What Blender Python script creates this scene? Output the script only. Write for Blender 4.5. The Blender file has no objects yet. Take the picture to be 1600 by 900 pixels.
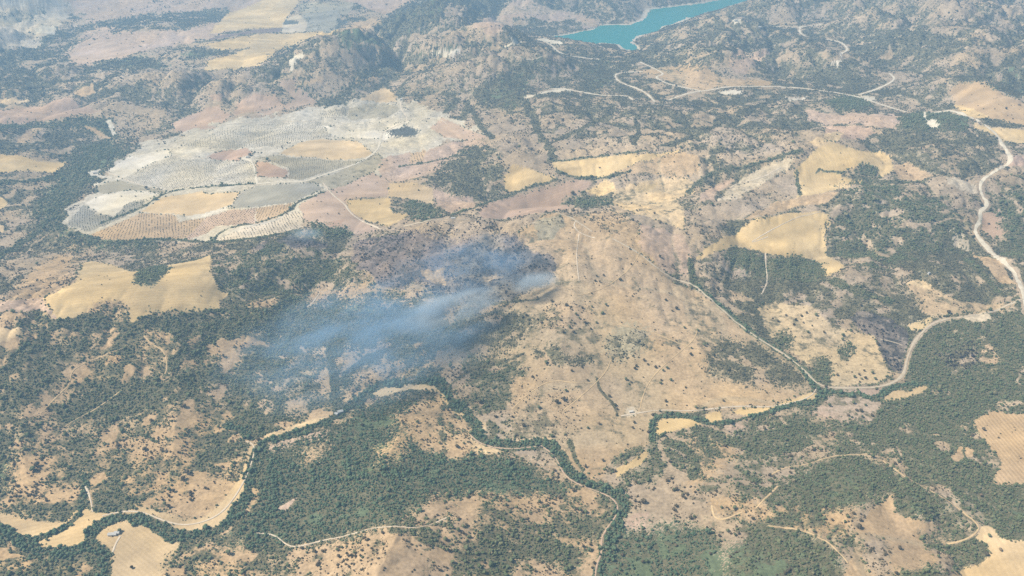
import bpy, math, random
import numpy as np

random.seed(11)
RNG = np.random.default_rng(11)
SC = bpy.context.scene
COL = SC.collection

# ---------------------------------------------------------------- camera, sky, sun, exposure
CAM_H = 1200.0
PITCH = math.radians(30.0)
FPX = 1232.0                      # focal length in photo pixels (photo 1600 x 900)
cam_data = bpy.data.cameras.new('camera')
cam_data.sensor_width = 36.0
cam_data.lens = 36.0 * FPX / 1600.0
cam_data.clip_start = 1.0
cam_data.clip_end = 80000.0
cam = bpy.data.objects.new('camera', cam_data)
COL.objects.link(cam)
cam.location = (0, 0, CAM_H)
cam.rotation_euler = (math.pi / 2 - PITCH, 0, 0)
SC.camera = cam

SUN_EL = math.radians(50)
SUN_AZ = math.radians(268)        # clockwise from +Y: to the left of the view
world = bpy.data.worlds.new('World')
SC.world = world
world.use_nodes = True
wn = world.node_tree.nodes
wl = world.node_tree.links
sky = wn.new('ShaderNodeTexSky')
sky.sky_type = 'NISHITA'
sky.sun_disc = False
sky.sun_elevation = SUN_EL
sky.sun_rotation = SUN_AZ
sky.altitude = 400
sky.air_density = 1.0
sky.dust_density = 1.5
sky.ozone_density = 1.0
wl.new(sky.outputs['Color'], wn['Background'].inputs['Color'])
wn['Background'].inputs['Strength'].default_value = 0.06

sun_data = bpy.data.lights.new('sun', 'SUN')
sun_data.energy = 5.0
sun_data.angle = math.radians(0.53)
sun_data.color = (1.0, 0.91, 0.75)
sun = bpy.data.objects.new('sun', sun_data)
COL.objects.link(sun)
sd = np.array([math.sin(SUN_AZ) * math.cos(SUN_EL), math.cos(SUN_AZ) * math.cos(SUN_EL), math.sin(SUN_EL)])
sun.rotation_euler = (math.pi / 2 - SUN_EL, 0, math.pi - SUN_AZ)
sun.location = tuple(sd * 3000)

SC.view_settings.view_transform = 'Standard'
SC.view_settings.look = 'None'
SC.view_settings.exposure = 0.52
SC.view_settings.gamma = 1.0
SC.view_settings.use_curve_mapping = False
SC.render.engine = 'CYCLES'
cy = SC.cycles
cy.max_bounces = 4
cy.diffuse_bounces = 2
cy.glossy_bounces = 2
cy.transmission_bounces = 2
cy.volume_bounces = 1
cy.use_denoising = False
cy.use_adaptive_sampling = False
SC.render.use_persistent_data = False

# ---------------------------------------------------------------- noise
def _hash(ix, iy, seed):
    h = (ix.astype(np.int64) * 374761393 + iy.astype(np.int64) * 668265263 + seed * 1442695041) & 0xFFFFFFFF
    h = ((h ^ (h >> 13)) * 1274126177) & 0xFFFFFFFF
    return ((h ^ (h >> 16)) & 0xFFFFFF) / float(0xFFFFFF)

def vnoise(x, y, seed=0):
    x0 = np.floor(x); y0 = np.floor(y)
    fx = x - x0; fy = y - y0
    fx = fx * fx * fx * (fx * (fx * 6 - 15) + 10); fy = fy * fy * fy * (fy * (fy * 6 - 15) + 10)
    a = _hash(x0, y0, seed); b = _hash(x0 + 1, y0, seed)
    c = _hash(x0, y0 + 1, seed); d = _hash(x0 + 1, y0 + 1, seed)
    return (a + (b - a) * fx) * (1 - fy) + (c + (d - c) * fx) * fy

def fbm(x, y, scale, octs=4, seed=0, gain=0.5):
    s = 0; a = 1.0; t = 0
    for i in range(octs):
        s = s + a * vnoise(x / scale + 17.3 * i, y / scale - 9.1 * i, seed + i)
        t += a; a *= gain; scale *= 0.49
    return s / t

def sstep(a, b, x):
    t = np.clip((x - a) / (b - a), 0, 1)
    return t * t * (3 - 2 * t)

# ---------------------------------------------------------------- photo pixel -> ray -> ground
CP, SP = math.cos(PITCH), math.sin(PITCH)
def ray(px, py):
    u = (np.asarray(px, float) - 800) / FPX; v = -(np.asarray(py, float) - 450) / FPX
    return u, CP + v * SP, -SP + v * CP

def on_plane(pts, z=0.0):
    p = np.asarray(pts, float)
    dx, dy, dz = ray(p[:, 0], p[:, 1])
    t = (z - CAM_H) / np.minimum(dz, -0.03)
    return np.stack([dx * t, dy * t], 1)

def pts_of(s):
    return np.array([[float(c) for c in q.split(',')] for q in s.split()])

def densify(p, step=14.0, closed=True):
    out = []
    n = len(p)
    for i in range(n if closed else n - 1):
        a = p[i]; b = p[(i + 1) % n]
        k = max(1, int(np.hypot(*(b - a)) / step))
        for j in range(k):
            out.append(a + (b - a) * j / k)
    if not closed:
        out.append(p[-1])
    return np.array(out)

def smooth_line(p, it=2):
    for _ in range(it):
        q = [p[0]]
        for i in range(len(p) - 1):
            q.append(p[i] * .75 + p[i + 1] * .25); q.append(p[i] * .25 + p[i + 1] * .75)
        q.append(p[-1]); p = np.array(q)
    return p

def dist_poly(x, y, line, maxd=1e9):
    d = np.full(x.shape, maxd, float)
    L0 = line.min(0) - maxd; L1 = line.max(0) + maxd
    near = np.nonzero((x > L0[0]) & (x < L1[0]) & (y > L0[1]) & (y < L1[1]))[0]
    if len(near) < len(x):
        if len(near):
            d[near] = dist_poly(x[near], y[near], line, maxd)
        return d
    for a, b in zip(line[:-1], line[1:]):
        lo = np.minimum(a, b) - maxd; hi = np.maximum(a, b) + maxd
        m = (x > lo[0]) & (x < hi[0]) & (y > lo[1]) & (y < hi[1])
        if not m.any():
            continue
        xx = x[m]; yy = y[m]
        ab = b - a; L = max(ab @ ab, 1e-9)
        t = np.clip(((xx - a[0]) * ab[0] + (yy - a[1]) * ab[1]) / L, 0, 1)
        d[m] = np.minimum(d[m], np.hypot(xx - a[0] - t * ab[0], yy - a[1] - t * ab[1]))
    return d

def inside(x, y, poly):
    r = np.zeros(x.shape, bool)
    n = len(poly)
    for i in range(n):
        x1, y1 = poly[i]; x2, y2 = poly[(i + 1) % n]
        if y1 == y2:
            continue
        c = ((y1 > y) != (y2 > y)) & (x < (x2 - x1) * (y - y1) / (y2 - y1) + x1)
        r ^= c
    return r

# ---------------------------------------------------------------- traced lines on the valley floor
RIVER = smooth_line(pts_of('-60,800 0,826 30,848 50,862 95,867 130,858 138,845 150,824 190,808 215,810 250,829 280,841 312,838 350,824 376,796 390,760 395,722 408,691 440,683 500,664 540,645 570,616 600,601 660,595 690,596 702,622 725,641 745,660 748,682 770,696 820,699 850,689 870,704 890,735 930,764 965,773 978,796 962,822 948,852 934,900 925,960'))
TRIB = smooth_line(pts_of('55,843 100,828 128,800 134,770 132,745'))
BRANCH = smooth_line(pts_of('130,858 165,861 164,880 158,930'))
EASTSTREAM = smooth_line(pts_of('1018,690 1020,655 1040,648 1085,652 1110,665 1150,658 1200,645 1240,632 1275,627 1290,613 1305,613 1315,619 1340,614 1362,625 1384,612 1400,602 1450,600'))
LEFTVALLEY = smooth_line(pts_of('190,228 165,250 135,275 110,300 85,330 95,352 140,372 180,380 250,378'))
SMOKEGULLY = smooth_line(pts_of('528,648 524,600 515,550 520,500'))
LAKE = pts_of('857,59 877,56 907,50 925,47 947,39 985,39 1005,31 1012,15 1050,11 1095,5 1135,-2 1185,-14 1230,-20 1250,-14 1200,-4 1160,3 1145,8 1115,17 1082,27 1055,37 1035,41 1020,50 997,56 990,62 985,66 1000,81 990,82 975,77 967,69 942,67 920,70 900,67 882,66 862,61')
VALLEYS = [on_plane(q[::3]) for q in (RIVER, TRIB, BRANCH, EASTSTREAM, LEFTVALLEY)]
LAKE_W = on_plane(densify(LAKE, 8))

ROADS = [  # (points, half width m, colour, name, label)
    ('955,505 985,512 1010,515 1070,541 1105,548', 1.1, 'cream', 'dirt_track', 'faint animal path crossing below the bend of the road'),
    ('880,642 905,622 930,600 948,580 955,562', 1.1, 'cream', 'dirt_track', 'faint animal path climbing to the scrub hollow'),
    ('1000,640 1006,612 1022,585 1050,560 1085,532 1090,515', 1.1, 'cream', 'dirt_track', 'faint animal path up from the rubble yard'),
    ('800,640 822,618 860,592 905,600 925,598', 1.1, 'cream', 'dirt_track', 'faint animal path along the lower pasture slope'),
    ('1000,396 985,420 960,440 935,455 900,462', 1.1, 'cream', 'dirt_track', 'faint animal path over the upper pasture slope'),
    ('70,640 90,618 112,600 108,580 150,560 190,545', 1.2, 'cream', 'dirt_track', 'pale ridge path in the dark western wood'),
    ('225,525 240,540 258,548 262,575 258,585', 1.5, 'cream', 'dirt_track', 'pale scar path on the smoky wood crest'),
    ('100,668 118,655 150,640 190,610', 1.2, 'cream', 'dirt_track', 'pale path beside the dark western gully'),
    ('480,480 492,470 500,455', 1.5, 'sand', 'dirt_track', 'short pale path above the smoky wood'),
    ('597,208 594,222 590,236 560,256 500,275 475,285 440,284 402,287', 4.6, 'chalk', 'white_road', 'white farm road curving across the olive plateau'),
    ('402,287 398,262 392,250 375,247', 4.0, 'chalk', 'white_road', 'short white lane joining the plateau road to red plot'),
    ('402,287 385,298 372,305 362,322', 2.4, 'sand', 'dirt_track', 'pale track beside the grey ploughed field'),
    ('505,286 520,305 540,320 545,330 560,343 590,356 600,360', 3.0, 'sand', 'dirt_track', 'pale farm track running down past the bright yellow field'),
    ('600,358 640,352 680,342 740,343 800,342 835,333 880,333 905,348 925,362', 2.6, 'pale', 'dirt_track', 'thin track along the long pink field'),
    ('597,208 620,196 640,188 627,172 626,160', 2.6, 'sand', 'dirt_track', 'white track climbing the far end of the plateau'),
    ('640,188 690,186 700,196', 2.0, 'sand', 'dirt_track', 'short white spur on the plateau end'),
    ('165,268 185,276 215,288 240,294 262,297', 2.4, 'sand', 'dirt_track', 'white track leading from the quarry scar'),
    ('268,244 300,246 325,248', 1.8, 'sand', 'dirt_track', 'thin pale track between upper groves'),
    ('300,206 360,193 420,190 500,190', 1.8, 'sand', 'dirt_track', 'thin pale line along the plateau crest'),
    ('955,372 1000,396 1020,414 1050,436 1080,443 1092,452 1130,485 1170,520 1230,556 1260,581 1280,605 1330,607 1380,605 1412,590 1417,560 1430,530 1460,501 1510,495 1552,487', 2.9, 'pale', 'paved_road', 'pale paved road following the stream past the pasture hill'),
    ('1552,487 1590,470 1640,455', 2.7, 'pale', 'paved_road', 'paved road end entering the dark eastern forest'),
    ('1415,175 1450,180', 2.0, 'pale', 'dirt_track', 'faint pale link track on the ridge'),
    ('1455,177 1485,172 1510,180 1540,196 1558,210 1567,228 1584,252 1560,265 1530,283 1533,305 1546,320 1530,330 1533,345 1519,362 1550,395 1580,420 1592,440 1600,462 1604,490', 6.2, 'chalk', 'white_road', 'wide white gravel road winding down the eastern hills'),
    ('1195,41 1250,43 1284,38', 5.8, 'chalk', 'white_road', 'white hilltop road among dark far woods'),
    ('1250,43 1249,52 1265,60 1310,63 1325,75 1322,81 1311,84 1316,90', 5.8, 'chalk', 'white_road', 'white zigzag road dropping from the far hilltop'),
    ('1390,115 1400,123 1385,133 1360,143 1341,148', 5.8, 'chalk', 'white_road', 'white side road rising from the ridge junction'),
    ('1045,156 1080,144 1110,141 1135,135 1200,135 1260,138 1340,150 1375,163 1415,175', 5.6, 'chalk', 'white_road', 'long white ridge road above the golden fields'),
    ('1000,97 1035,113 1036,117 1022,120 1040,130 1060,135 1095,142', 5.2, 'chalk', 'white_road', 'white hairpin road near the reservoir'),
    ('1005,112 975,113 960,116 964,127 1000,140 1012,147 1023,159', 5.2, 'chalk', 'white_road', 'white looping road on the scrub spur'),
    ('860,139 880,138 940,150 980,149 989,156', 5.6, 'chalk', 'white_road', 'white cutting road across the grey ravine'),
    ('841,61 862,70 870,80 885,87 910,90 936,93', 6.6, 'chalk', 'white_road', 'broad white road leaving the reservoir tip'),
    ('800,85 815,92 835,94 848,88', 2.4, 'pale', 'dirt_track', 'thin track on the dark hill near the reservoir'),
    ('1445,175 1445,186', 4.0, 'chalk', 'dirt_track', 'short white track up the wooded knoll'),
    ('970,650 1000,645 1030,640 1075,643 1120,638 1160,634 1200,637 1245,628 1270,618 1276,606', 2.0, 'sand', 'dirt_track', 'cream valley track skirting the pasture hill'),
    ('385,690 400,694 392,730 375,765 350,800 320,816 285,822 250,812 225,800 195,798 160,806', 1.6, 'sand', 'dirt_track', 'thin pale track curving through the river meadow'),
    ('845,696 868,712 880,742 905,758 932,767 962,780 968,800 945,830 938,845 942,862 932,880 930,905', 1.4, 'pinktan', 'dry_riverbed', 'pale dry riverbed beside dark river trees'),
    ('735,680 750,694 790,703 845,697', 1.7, 'pinktan', 'dry_riverbed', 'pale gravel bank below the strip meadow'),
    ('400,833 428,834 445,850 460,857 500,845 540,838 580,825 620,822 645,826 675,820 700,808', 1.4, 'sand', 'dirt_track', 'pale track winding through the bend oak wood'),
    ('1196,395 1197,420 1200,440 1190,460', 1.8, 'sand', 'dirt_track', 'thin track cutting through the dark copse'),
    ('1120,300 1160,285 1190,278 1220,262', 1.8, 'sand', 'dirt_track', 'faint track across the pale striped pasture'),
    ('1200,370 1160,385 1240,340 1280,332', 1.4, 'sand', 'dirt_track', 'faint tractor line over the big golden field'),
    ('1205,742 1225,730 1260,727 1290,715 1320,711 1355,710', 1.5, 'cream', 'dirt_track', 'pale ridge path through the southern oak wood'),
    ('1380,720 1400,735 1430,755 1460,770 1485,785', 1.5, 'cream', 'dirt_track', 'pale path descending between dark oak clumps'),
    ('1180,795 1200,775 1215,760', 1.5, 'cream', 'dirt_track', 'short pale gully path in the southern wood'),
    ('1200,822 1230,825 1260,830 1300,850 1325,880', 1.5, 'cream', 'dirt_track', 'pale path under the rounded wooded hill'),
    ('1112,790 1115,810 1125,815 1160,800', 1.5, 'cream', 'dirt_track', 'bent pale path in the southern scrub'),
    ('1485,785 1520,812 1535,825 1510,845 1480,850', 1.5, 'cream', 'dirt_track', 'pale path reaching the smooth cream field'),
    ('175,866 182,845 188,838', 1.8, 'sand', 'dirt_track', 'farm lane leading to the white farmhouse'),
    ('134,760 142,780 145,800', 1.8, 'sand', 'dirt_track', 'pale lane beside the tributary trees'),
    ('900,345 895,352 905,365 930,372', 1.6, 'sand', 'dirt_track', 'faint track on the upper pasture hill'),
    ('905,365 900,400 905,440', 1.4, 'sand', 'dirt_track', 'faint worn line down the pasture hill'),
    ('1375,530 1400,535 1410,540', 1.6, 'pale', 'dirt_track', 'thin track across the purple burnt patch'),
]
PLATEAU = pts_of('165,268 215,226 300,206 360,190 420,180 500,165 560,158 600,140 615,150 690,178 770,215 700,218 650,240 600,290 560,302 510,312 470,350 330,376 210,380 140,368 105,355 100,335 130,310 152,296')
PLATEAU_W = on_plane(densify(PLATEAU, 20), 45.0)
FARMLAND_W = on_plane(densify(pts_of('90,100 130,20 100,-25 640,-25 600,30 520,58 400,108 290,114 200,92'), 20), 55.0)
SHELF_Z = 95.0
SHELVES = [on_plane(pts_of(r[0]), SHELF_Z) for r in ROADS if pts_of(r[0])[:, 1].mean() < 170 and r[3] == 'white_road']
def billow(x, y, scale, octs, seed):
    s = 0; a = 1.0; t = 0
    for i in range(octs):
        n = vnoise(x / scale + 31.7 * i, y / scale + 11.9 * i, seed + i)
        s = s + a * np.abs(2 * n - 1); t += a; a *= 0.54; scale *= 0.47
    return s / t

def height(x, y, parts=False, low=False):
    x = np.asarray(x, float); y = np.asarray(y, float)
    wx = x + 260 * (fbm(x, y, 900, 2, 71) - .5); wy = y + 260 * (fbm(x, y, 900, 2, 83) - .5)
    b = billow(wx, wy, 1050, 6, 5)
    if low:
        b = billow(wx, wy, 1050, 2, 5) * .9
    amp = 190 + 270 * sstep(3200, 5200, y)
    h = amp * b * 1.25
    d = np.full(x.shape, 700.0)
    for v in VALLEYS:
        d = np.minimum(d, dist_poly(x, y, v, 700.0))
    dl = dist_poly(x, y, np.vstack([LAKE_W, LAKE_W[:1]]), 900.0)
    inl = inside(x + 70 * (fbm(x, y, 130, 3, 951) - .5), y + 110 * (fbm(x, y, 130, 3, 961) - .5), LAKE_W)
    m = sstep(10, 620, d) * (0.30 + 0.70 * sstep(0, 260, d))
    ml = sstep(0, 800, dl) * 0.92 + 0.08 * sstep(0, 120, dl)
    h = h * m * ml
    dp = np.where(inside(x, y, PLATEAU_W), 0.0, dist_poly(x, y, np.vstack([PLATEAU_W, PLATEAU_W[:1]]), 500.0))
    wp = 1 - sstep(0, 420, dp)
    h = h * (1 - .52 * wp) + wp * 24
    df = np.where(inside(x, y, FARMLAND_W), 0.0, dist_poly(x, y, np.vstack([FARMLAND_W, FARMLAND_W[:1]]), 500.0))
    wf = 1 - sstep(0, 450, df)
    h = h * (1 - .8 * wf) + wf * 42
    dr = np.full(x.shape, 380.0)
    for q in SHELVES:
        dr = np.minimum(dr, dist_poly(x, y, q, 380.0))
    wr = 1 - sstep(30, 360, dr)
    h = h * (1 - .86 * wr) + wr * SHELF_Z * .86 * sstep(0, 260, dl)
    h = np.where(inl, -6.0 * sstep(0, 60, dl) - 0.5, h + 0.8)
    if parts:
        return h, b, d
    return h

# ---------------------------------------------------------------- terrain grid (denser near, coarser far)
NC = 1180
py = np.arange(965, -46, -1.35)
_, ry, rz = ray(np.full(py.shape, 800.0), py)
ys = ry * (-CAM_H / rz)
far = ys[-1] * np.geomspace(1.02, 3.2, 36)
ys = np.concatenate([np.linspace(ys[0] - 700, ys[0] - 20, 12), ys, far])
NR = len(ys)
def half(y):
    return 1.10 * (400 + 0.565 * y) + 60
UU = np.linspace(-1, 1, NC)
GX = UU[None, :] * half(ys)[:, None]
GY = np.repeat(ys[:, None], NC, 1)
gx = GX.ravel(); gy = GY.ravel()
gz, gb, gd = height(gx, gy, True)
gzlow = height(gx, gy, low=True)
print('terrain grid', NR, NC)
GZ = gz.reshape(NR, NC)
_ri = np.arange(NR, dtype=float)
def terrain_z(x, y):
    """height of the built ground sheet (bilinear in its grid)"""
    x = np.asarray(x, float); y = np.asarray(y, float)
    r = np.clip(np.interp(y, ys, _ri), 0, NR - 1.001); c = np.clip((x / half(y) + 1) / 2 * (NC - 1), 0, NC - 1.001)
    r0 = r.astype(int); c0 = c.astype(int); fr = r - r0; fc = c - c0
    return (GZ[r0, c0] * (1 - fc) + GZ[r0, c0 + 1] * fc) * (1 - fr) + (GZ[r0 + 1, c0] * (1 - fc) + GZ[r0 + 1, c0 + 1] * fc) * fr

def ground(pts):
    """first hit of the pixels' rays with the terrain -> world XY"""
    p = np.asarray(pts, float)
    dx, dy, dz = ray(p[:, 0], p[:, 1])
    dz = np.minimum(dz, -0.05)
    t0 = (420 - CAM_H) / dz; t1 = (-10 - CAM_H) / dz
    hit = t1.copy(); done = np.zeros(len(p), bool)
    K = 90; prev = t0.copy()
    for k in range(1, K + 1):
        t = t0 + (t1 - t0) * k / K
        below = (CAM_H + dz * t) <= terrain_z(dx * t, dy * t)
        new = below & ~done
        if new.any():
            a = prev[new]; b = t[new]
            for _ in range(7):
                mdl = (a + b) / 2
                bl = (CAM_H + dz[new] * mdl) <= terrain_z(dx[new] * mdl, dy[new] * mdl)
                b = np.where(bl, mdl, b); a = np.where(bl, a, mdl)
            hit[new] = b; done |= new
        prev = t
        if done.all():
            break
    return np.stack([dx * hit, dy * hit], 1)

MPP = np.hypot(gx, np.hypot(gy, CAM_H)) / FPX       # metres per photo pixel at each vertex

# ---------------------------------------------------------------- land cover
PAL = dict(
    tan=(.45, .315, .18), cream=(.58, .425, .24), yellow=(.58, .42, .21), pink=(.45, .31, .215), pinktan=(.46, .33, .235),
    red=(.43, .285, .19), chalk=(.62, .545, .425), pale=(.52, .43, .31), grey=(.31, .28, .22), olive=(.50, .435, .33), greygreen=(.36, .305, .205),
    scrubsoil=(.38, .29, .195), maquis=(.122, .148, .082), burnt=(.115, .10, .092), burntbrown=(.20, .158, .135), dark=(.10, .10, .085),
    purple=(.20, .145, .13), sand=(.60, .50, .38), drygrass=(.44, .315, .185))
VT = dict(scrub=0, oak=1, riparian=2, burnt=3)
# (soil, vegetation cover, vegetation kind, outline wander in photo px, outline in photo px, label or None for bare terrain)
A = []
def area(soil, dens, veg, warp, outline, label=None, name='field', region=None, orchard=None):
    A.append((soil, dens, veg, warp, outline, label, name, region, orchard))

# --- wide vegetation regions
area('scrubsoil', .52, 'scrub', 0, '-200,-80 1800,-80 1800,230 -200,230', region='scrub_far')
area('scrubsoil', .70, 'scrub', 8, '780,-80 1800,-80 1800,215 1100,230 800,235', region='scrub_lake')
area('scrubsoil', .68, 'scrub', 8, '-200,215 180,225 420,360 560,400 560,480 -200,490', region='scrub_west')
area('scrubsoil', .60, 'scrub', 8, '1060,235 1800,215 1800,600 1290,600 1090,450', region='scrub_east')
area('scrubsoil', .40, 'scrub', 8, '600,200 1090,225 1080,420 900,340 620,345 480,330', region='scrub_mid')
area('tan', .74, 'oak', 6, '-200,485 340,485 560,430 720,470 700,600 540,650 400,690 250,800 -200,830', region='wood_smoke')
area('tan', .66, 'oak', 6, '-200,840 200,815 330,830 400,690 540,650 690,600 760,700 900,740 970,780 930,1000 -200,1000', region='wood_bend')
area('scrubsoil', .64, 'oak', 6, '930,1000 950,830 975,770 960,740 1020,660 1200,640 1300,600 1420,580 1450,500 1600,460 1800,440 1800,1000', region='wood_south')
# --- far left
area('pinktan', .12, 'scrub', 5, '100,0 470,-40 440,20 330,60 230,80 125,103 95,85 150,45 130,20')
area('pale', .12, 'scrub', 4, '-60,-10 110,-10 105,30 60,70 -60,90')
area('chalk', 0, 'scrub', 1.5, '-20,0 40,0 38,6 -20,6')
area('chalk', .03, 'scrub', 1.5, '54,45 66,40 90,41 86,54 53,53', 'pale square field among hazy far farmland')
area('pale', .05, 'scrub', 2, '-20,42 22,40 20,48 -20,51')
area('greygreen', .30, 'scrub', 3, '-20,20 40,12 70,20 30,38 -20,40')
area('pinktan', .03, 'scrub', 3, '100,85 150,52 175,65 232,75 200,88 162,94 125,103', 'pinkish tan bare plateau above a dark wooded crest')
area('maquis', .93, 'scrub', 3, '120,118 150,98 185,92 215,87 245,93 262,104 255,110 225,108 195,112 165,103 140,115')
area('scrubsoil', .72, 'scrub', 4, '-20,95 45,78 95,82 110,100 120,118 60,150 -20,150')
area('maquis', .85, 'scrub', 3, '285,92 300,78 345,80 345,88 300,92')
area('scrubsoil', .75, 'scrub', 3, '150,35 230,22 300,18 360,15 340,35 280,48 190,50')
# far yellow farmland
area('pinktan', .03, 'scrub', 2, '370,-30 660,-30 640,2 625,10 600,22 540,0 475,0 420,0 390,8')
area('yellow', .01, 'scrub', 1.5, '325,52 352,24 400,5 420,-4 478,-4 462,8 445,34 440,43 395,44', 'large yellow stubble field beside the dark square plots')
area('yellow', .01, 'scrub', 1.5, '300,112 325,95 360,86 395,74 345,80 318,70 400,53 440,53 530,48 505,56 475,68 430,82 405,104 380,106', 'long yellow stubble field below a purple ploughed strip')
area('purple', 0, 'scrub', 1, '325,60 400,46 438,43 440,51 395,51 330,63', 'narrow purple brown ploughed strip across yellow stubble')
area('greygreen', .18, 'scrub', .8, '465,5 555,3 548,15 540,24 470,21', 'grey green orchard plot behind the square olive plot', 'orchard_plot')
area('grey', .12, 'scrub', .8, '470,22 530,15 526,46 480,50', 'square grey green plot at the end of yellow stubble', 'orchard_plot')
area('pale', 0, 'scrub', .8, '446,30 468,22 480,36 478,50 440,52 441,38', 'pale bare plot holding a small dark rectangle')
area('dark', 0, 'scrub', .4, '445,31 467,33 466,38 442,38', 'small dark rectangular plot on pale ground', 'ploughed_plot')
area('dark', .4, 'scrub', .8, '528,31 546,30 543,38 525,46')
area('tan', .05, 'scrub', 2, '550,36 590,28 596,40 560,46')
area('maquis', .96, 'scrub', 5, '595,32 640,6 720,-20 830,-30 780,15 735,38 690,42 650,52 612,60 596,48')
area('scrubsoil', .55, 'scrub', 4, '690,10 740,6 720,40 680,42')
area('maquis', .95, 'scrub', 3, '550,118 590,98 640,82 720,72 770,65 770,75 720,80 680,88 640,97 600,118 570,126')
area('maquis', .85, 'scrub', 4, '520,50 560,45 600,52 612,66 590,78 560,80 530,70')
area('scrubsoil', .75, 'scrub', 4, '415,95 450,70 520,55 540,90 540,118 470,128 420,120')
area('chalk', 0, 'scrub', 1, '460,85 475,85 456,112 452,103', 'chalk white triangular clearing on a dark wooded slope', 'bare_clearing')
area('chalk', 0, 'scrub', 1, '672,84 700,80 720,79 718,83 706,87 692,88 690,85', 'white scraped ridge top beside a dark valley', 'bare_clearing')
area('chalk', 0, 'scrub', .8, '778,71 795,70 800,64 815,64 812,68 798,71', 'white bare strip near the reservoir tip', 'bare_clearing')
area('maquis', .9, 'scrub', 3, '735,145 780,120 840,85 860,95 830,120 820,160 790,178 760,160')
area('pinktan', .03, 'scrub', 1.5, '433,130 465,121 462,135 480,146 500,162 470,166 408,182 400,178 440,164 462,155 448,142', 'hook shaped pink tan field above the olive plateau')
area('tan', .02, 'scrub', 1, '468,131 490,124 507,124 500,130 480,136')
area('tan', .03, 'scrub', 1, '545,131 575,122 590,120 588,125 565,130')
area('maquis', .94, 'scrub', 2, '462,132 482,142 505,155 520,152 560,128 580,122 560,136 525,160 508,163 488,150 466,138')
area('pink', .01, 'scrub', 1.5, '268,192 300,178 340,165 362,180 350,190 325,206 290,208 275,205', 'dusty pink field at the far edge of the olive plateau')
area('pink', .02, 'scrub', 1.5, '330,147 352,148 345,159 330,155')
area('pink', .01, 'scrub', 1.5, '365,180 372,160 400,146 430,150 446,164 400,175', 'broad pink field between two wooded gullies')
area('pink', .03, 'scrub', 2, '-20,174 70,165 100,152 120,160 160,172 90,187 -20,196', 'long pink strip of bare land above a green valley')
area('tan', .03, 'scrub', 1.5, '112,145 145,131 151,145 125,151')
area('cream', .01, 'scrub', 1, '-20,155 46,155 30,162 -20,164')
area('maquis', .96, 'oak', 2, '-20,196 90,190 170,183 185,212 172,220 120,201 60,199 -20,206')
area('tan', .02, 'scrub', 1, '128,196 150,200 180,216 160,217')
area('chalk', 0, 'scrub', .8, '166,190 172,183 183,210 177,212')
area('tan', .02, 'scrub', 1.2, '25,222 50,200 68,200 40,225')
area('scrubsoil', .85, 'scrub', 3, '30,228 70,202 130,205 160,222 150,240 100,250 40,245')
# green valley to the left of the plateau
area('maquis', .97, 'oak', 4, '140,222 192,222 198,240 165,262 140,285 115,312 96,335 106,355 150,370 250,376 250,388 160,390 130,386 82,364 55,335 62,310 90,280 110,252', region='wood_leftvalley')
area('yellow', .01, 'scrub', 1.2, '-20,240 30,243 60,252 106,253 85,270 45,267 -20,272', 'yellow stubble field beside the broad green valley')
area('yellow', 0, 'scrub', .8, '-20,306 4,310 12,318 -2,329 -20,330')
area('cream', .02, 'scrub', 1, '-20,351 6,351 6,363 -20,363')
# --- olive plateau
area('olive', .10, 'scrub', 5, '165,268 215,226 300,206 360,190 420,180 500,165 560,158 600,140 615,150 690,178 770,215 700,218 650,240 600,290 560,302 510,312 470,350 330,376 210,380 140,368 105,355 100,335 130,310 152,296')
area('chalk', .02, 'scrub', 1.5, '165,268 200,245 262,233 268,243 235,256 190,280', 'chalky white slope with faint tree rows on plateau edge')
area('olive', .0, 'scrub', 1, '190,280 270,244 300,249 398,252 396,285 330,290 262,296 215,286', 'pale olive grove with tight rows on the chalk plateau', 'olive_ground', orchard=(7, .12, 1.7))
area('red', 0, 'scrub', 1, '325,243 345,236 385,231 396,240 375,246 374,252 330,249', 'reddish bare plot between chalky olive groves')
area('chalk', 0, 'scrub', 1, '268,233 310,232 318,238 282,240')
area('greygreen', .02, 'scrub', 1, '152,293 165,285 185,282 262,298 255,304 200,297 165,303 153,301', 'smooth grey green strip under the plateau track')
area('chalk', .02, 'scrub', 1.5, '130,318 165,303 205,297 252,301 235,311 205,322 175,342 150,330', 'bright chalk slope below the grey green strip')
area('grey', 0, 'scrub', 1.5, '103,352 130,320 148,334 178,338 200,316 228,311 222,324 176,346 140,362', 'grey olive grove on the plateau tip', 'olive_ground', orchard=(8, .5, 1.9))
area('cream', 0, 'scrub', 1, '218,331 255,309 315,299 326,303 375,300 360,322 330,331 300,340 280,335 240,334', 'pinkish cream field with a white lower edge')
area('chalk', 0, 'scrub', 1, '290,338 330,331 362,319 358,328 340,334 320,340 300,342')
area('tan', 0, 'scrub', 1, '140,367 218,333 270,336 282,346 300,343 320,341 318,352 282,376 245,373 215,377 160,374', 'coarse spotted olive grove below the cream field', 'olive_ground', orchard=(9.5, .3, 2.2))
area('pinktan', 0, 'scrub', 1, '322,340 362,328 400,325 398,349 340,353 322,365 285,377', 'spotted olive grove on pink soil beside dark hedge', 'olive_ground', orchard=(9.5, -.1, 2.2))
area('grey', .0, 'scrub', 1, '358,326 375,301 402,290 490,285 506,294 460,316 400,323', 'dark grey ploughed field at the foot of the white road', 'ploughed_field')
area('tan', 0, 'scrub', 1, '400,325 455,317 457,326 430,341 400,349', 'small coarse olive grove under the grey ploughed field', 'olive_ground', orchard=(9.5, .1, 2.2))
area('pale', 0, 'scrub', 1, '335,376 380,357 430,346 460,330 476,336 470,356 400,371', 'pale olive grove next to the burnt plots', 'olive_ground', orchard=(9.5, .45, 2.1))
area('cream', .0, 'scrub', 1, '435,240 470,222 500,217 560,221 580,237 586,243 540,250 462,245', 'large cream field framed by the curving white road')
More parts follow.
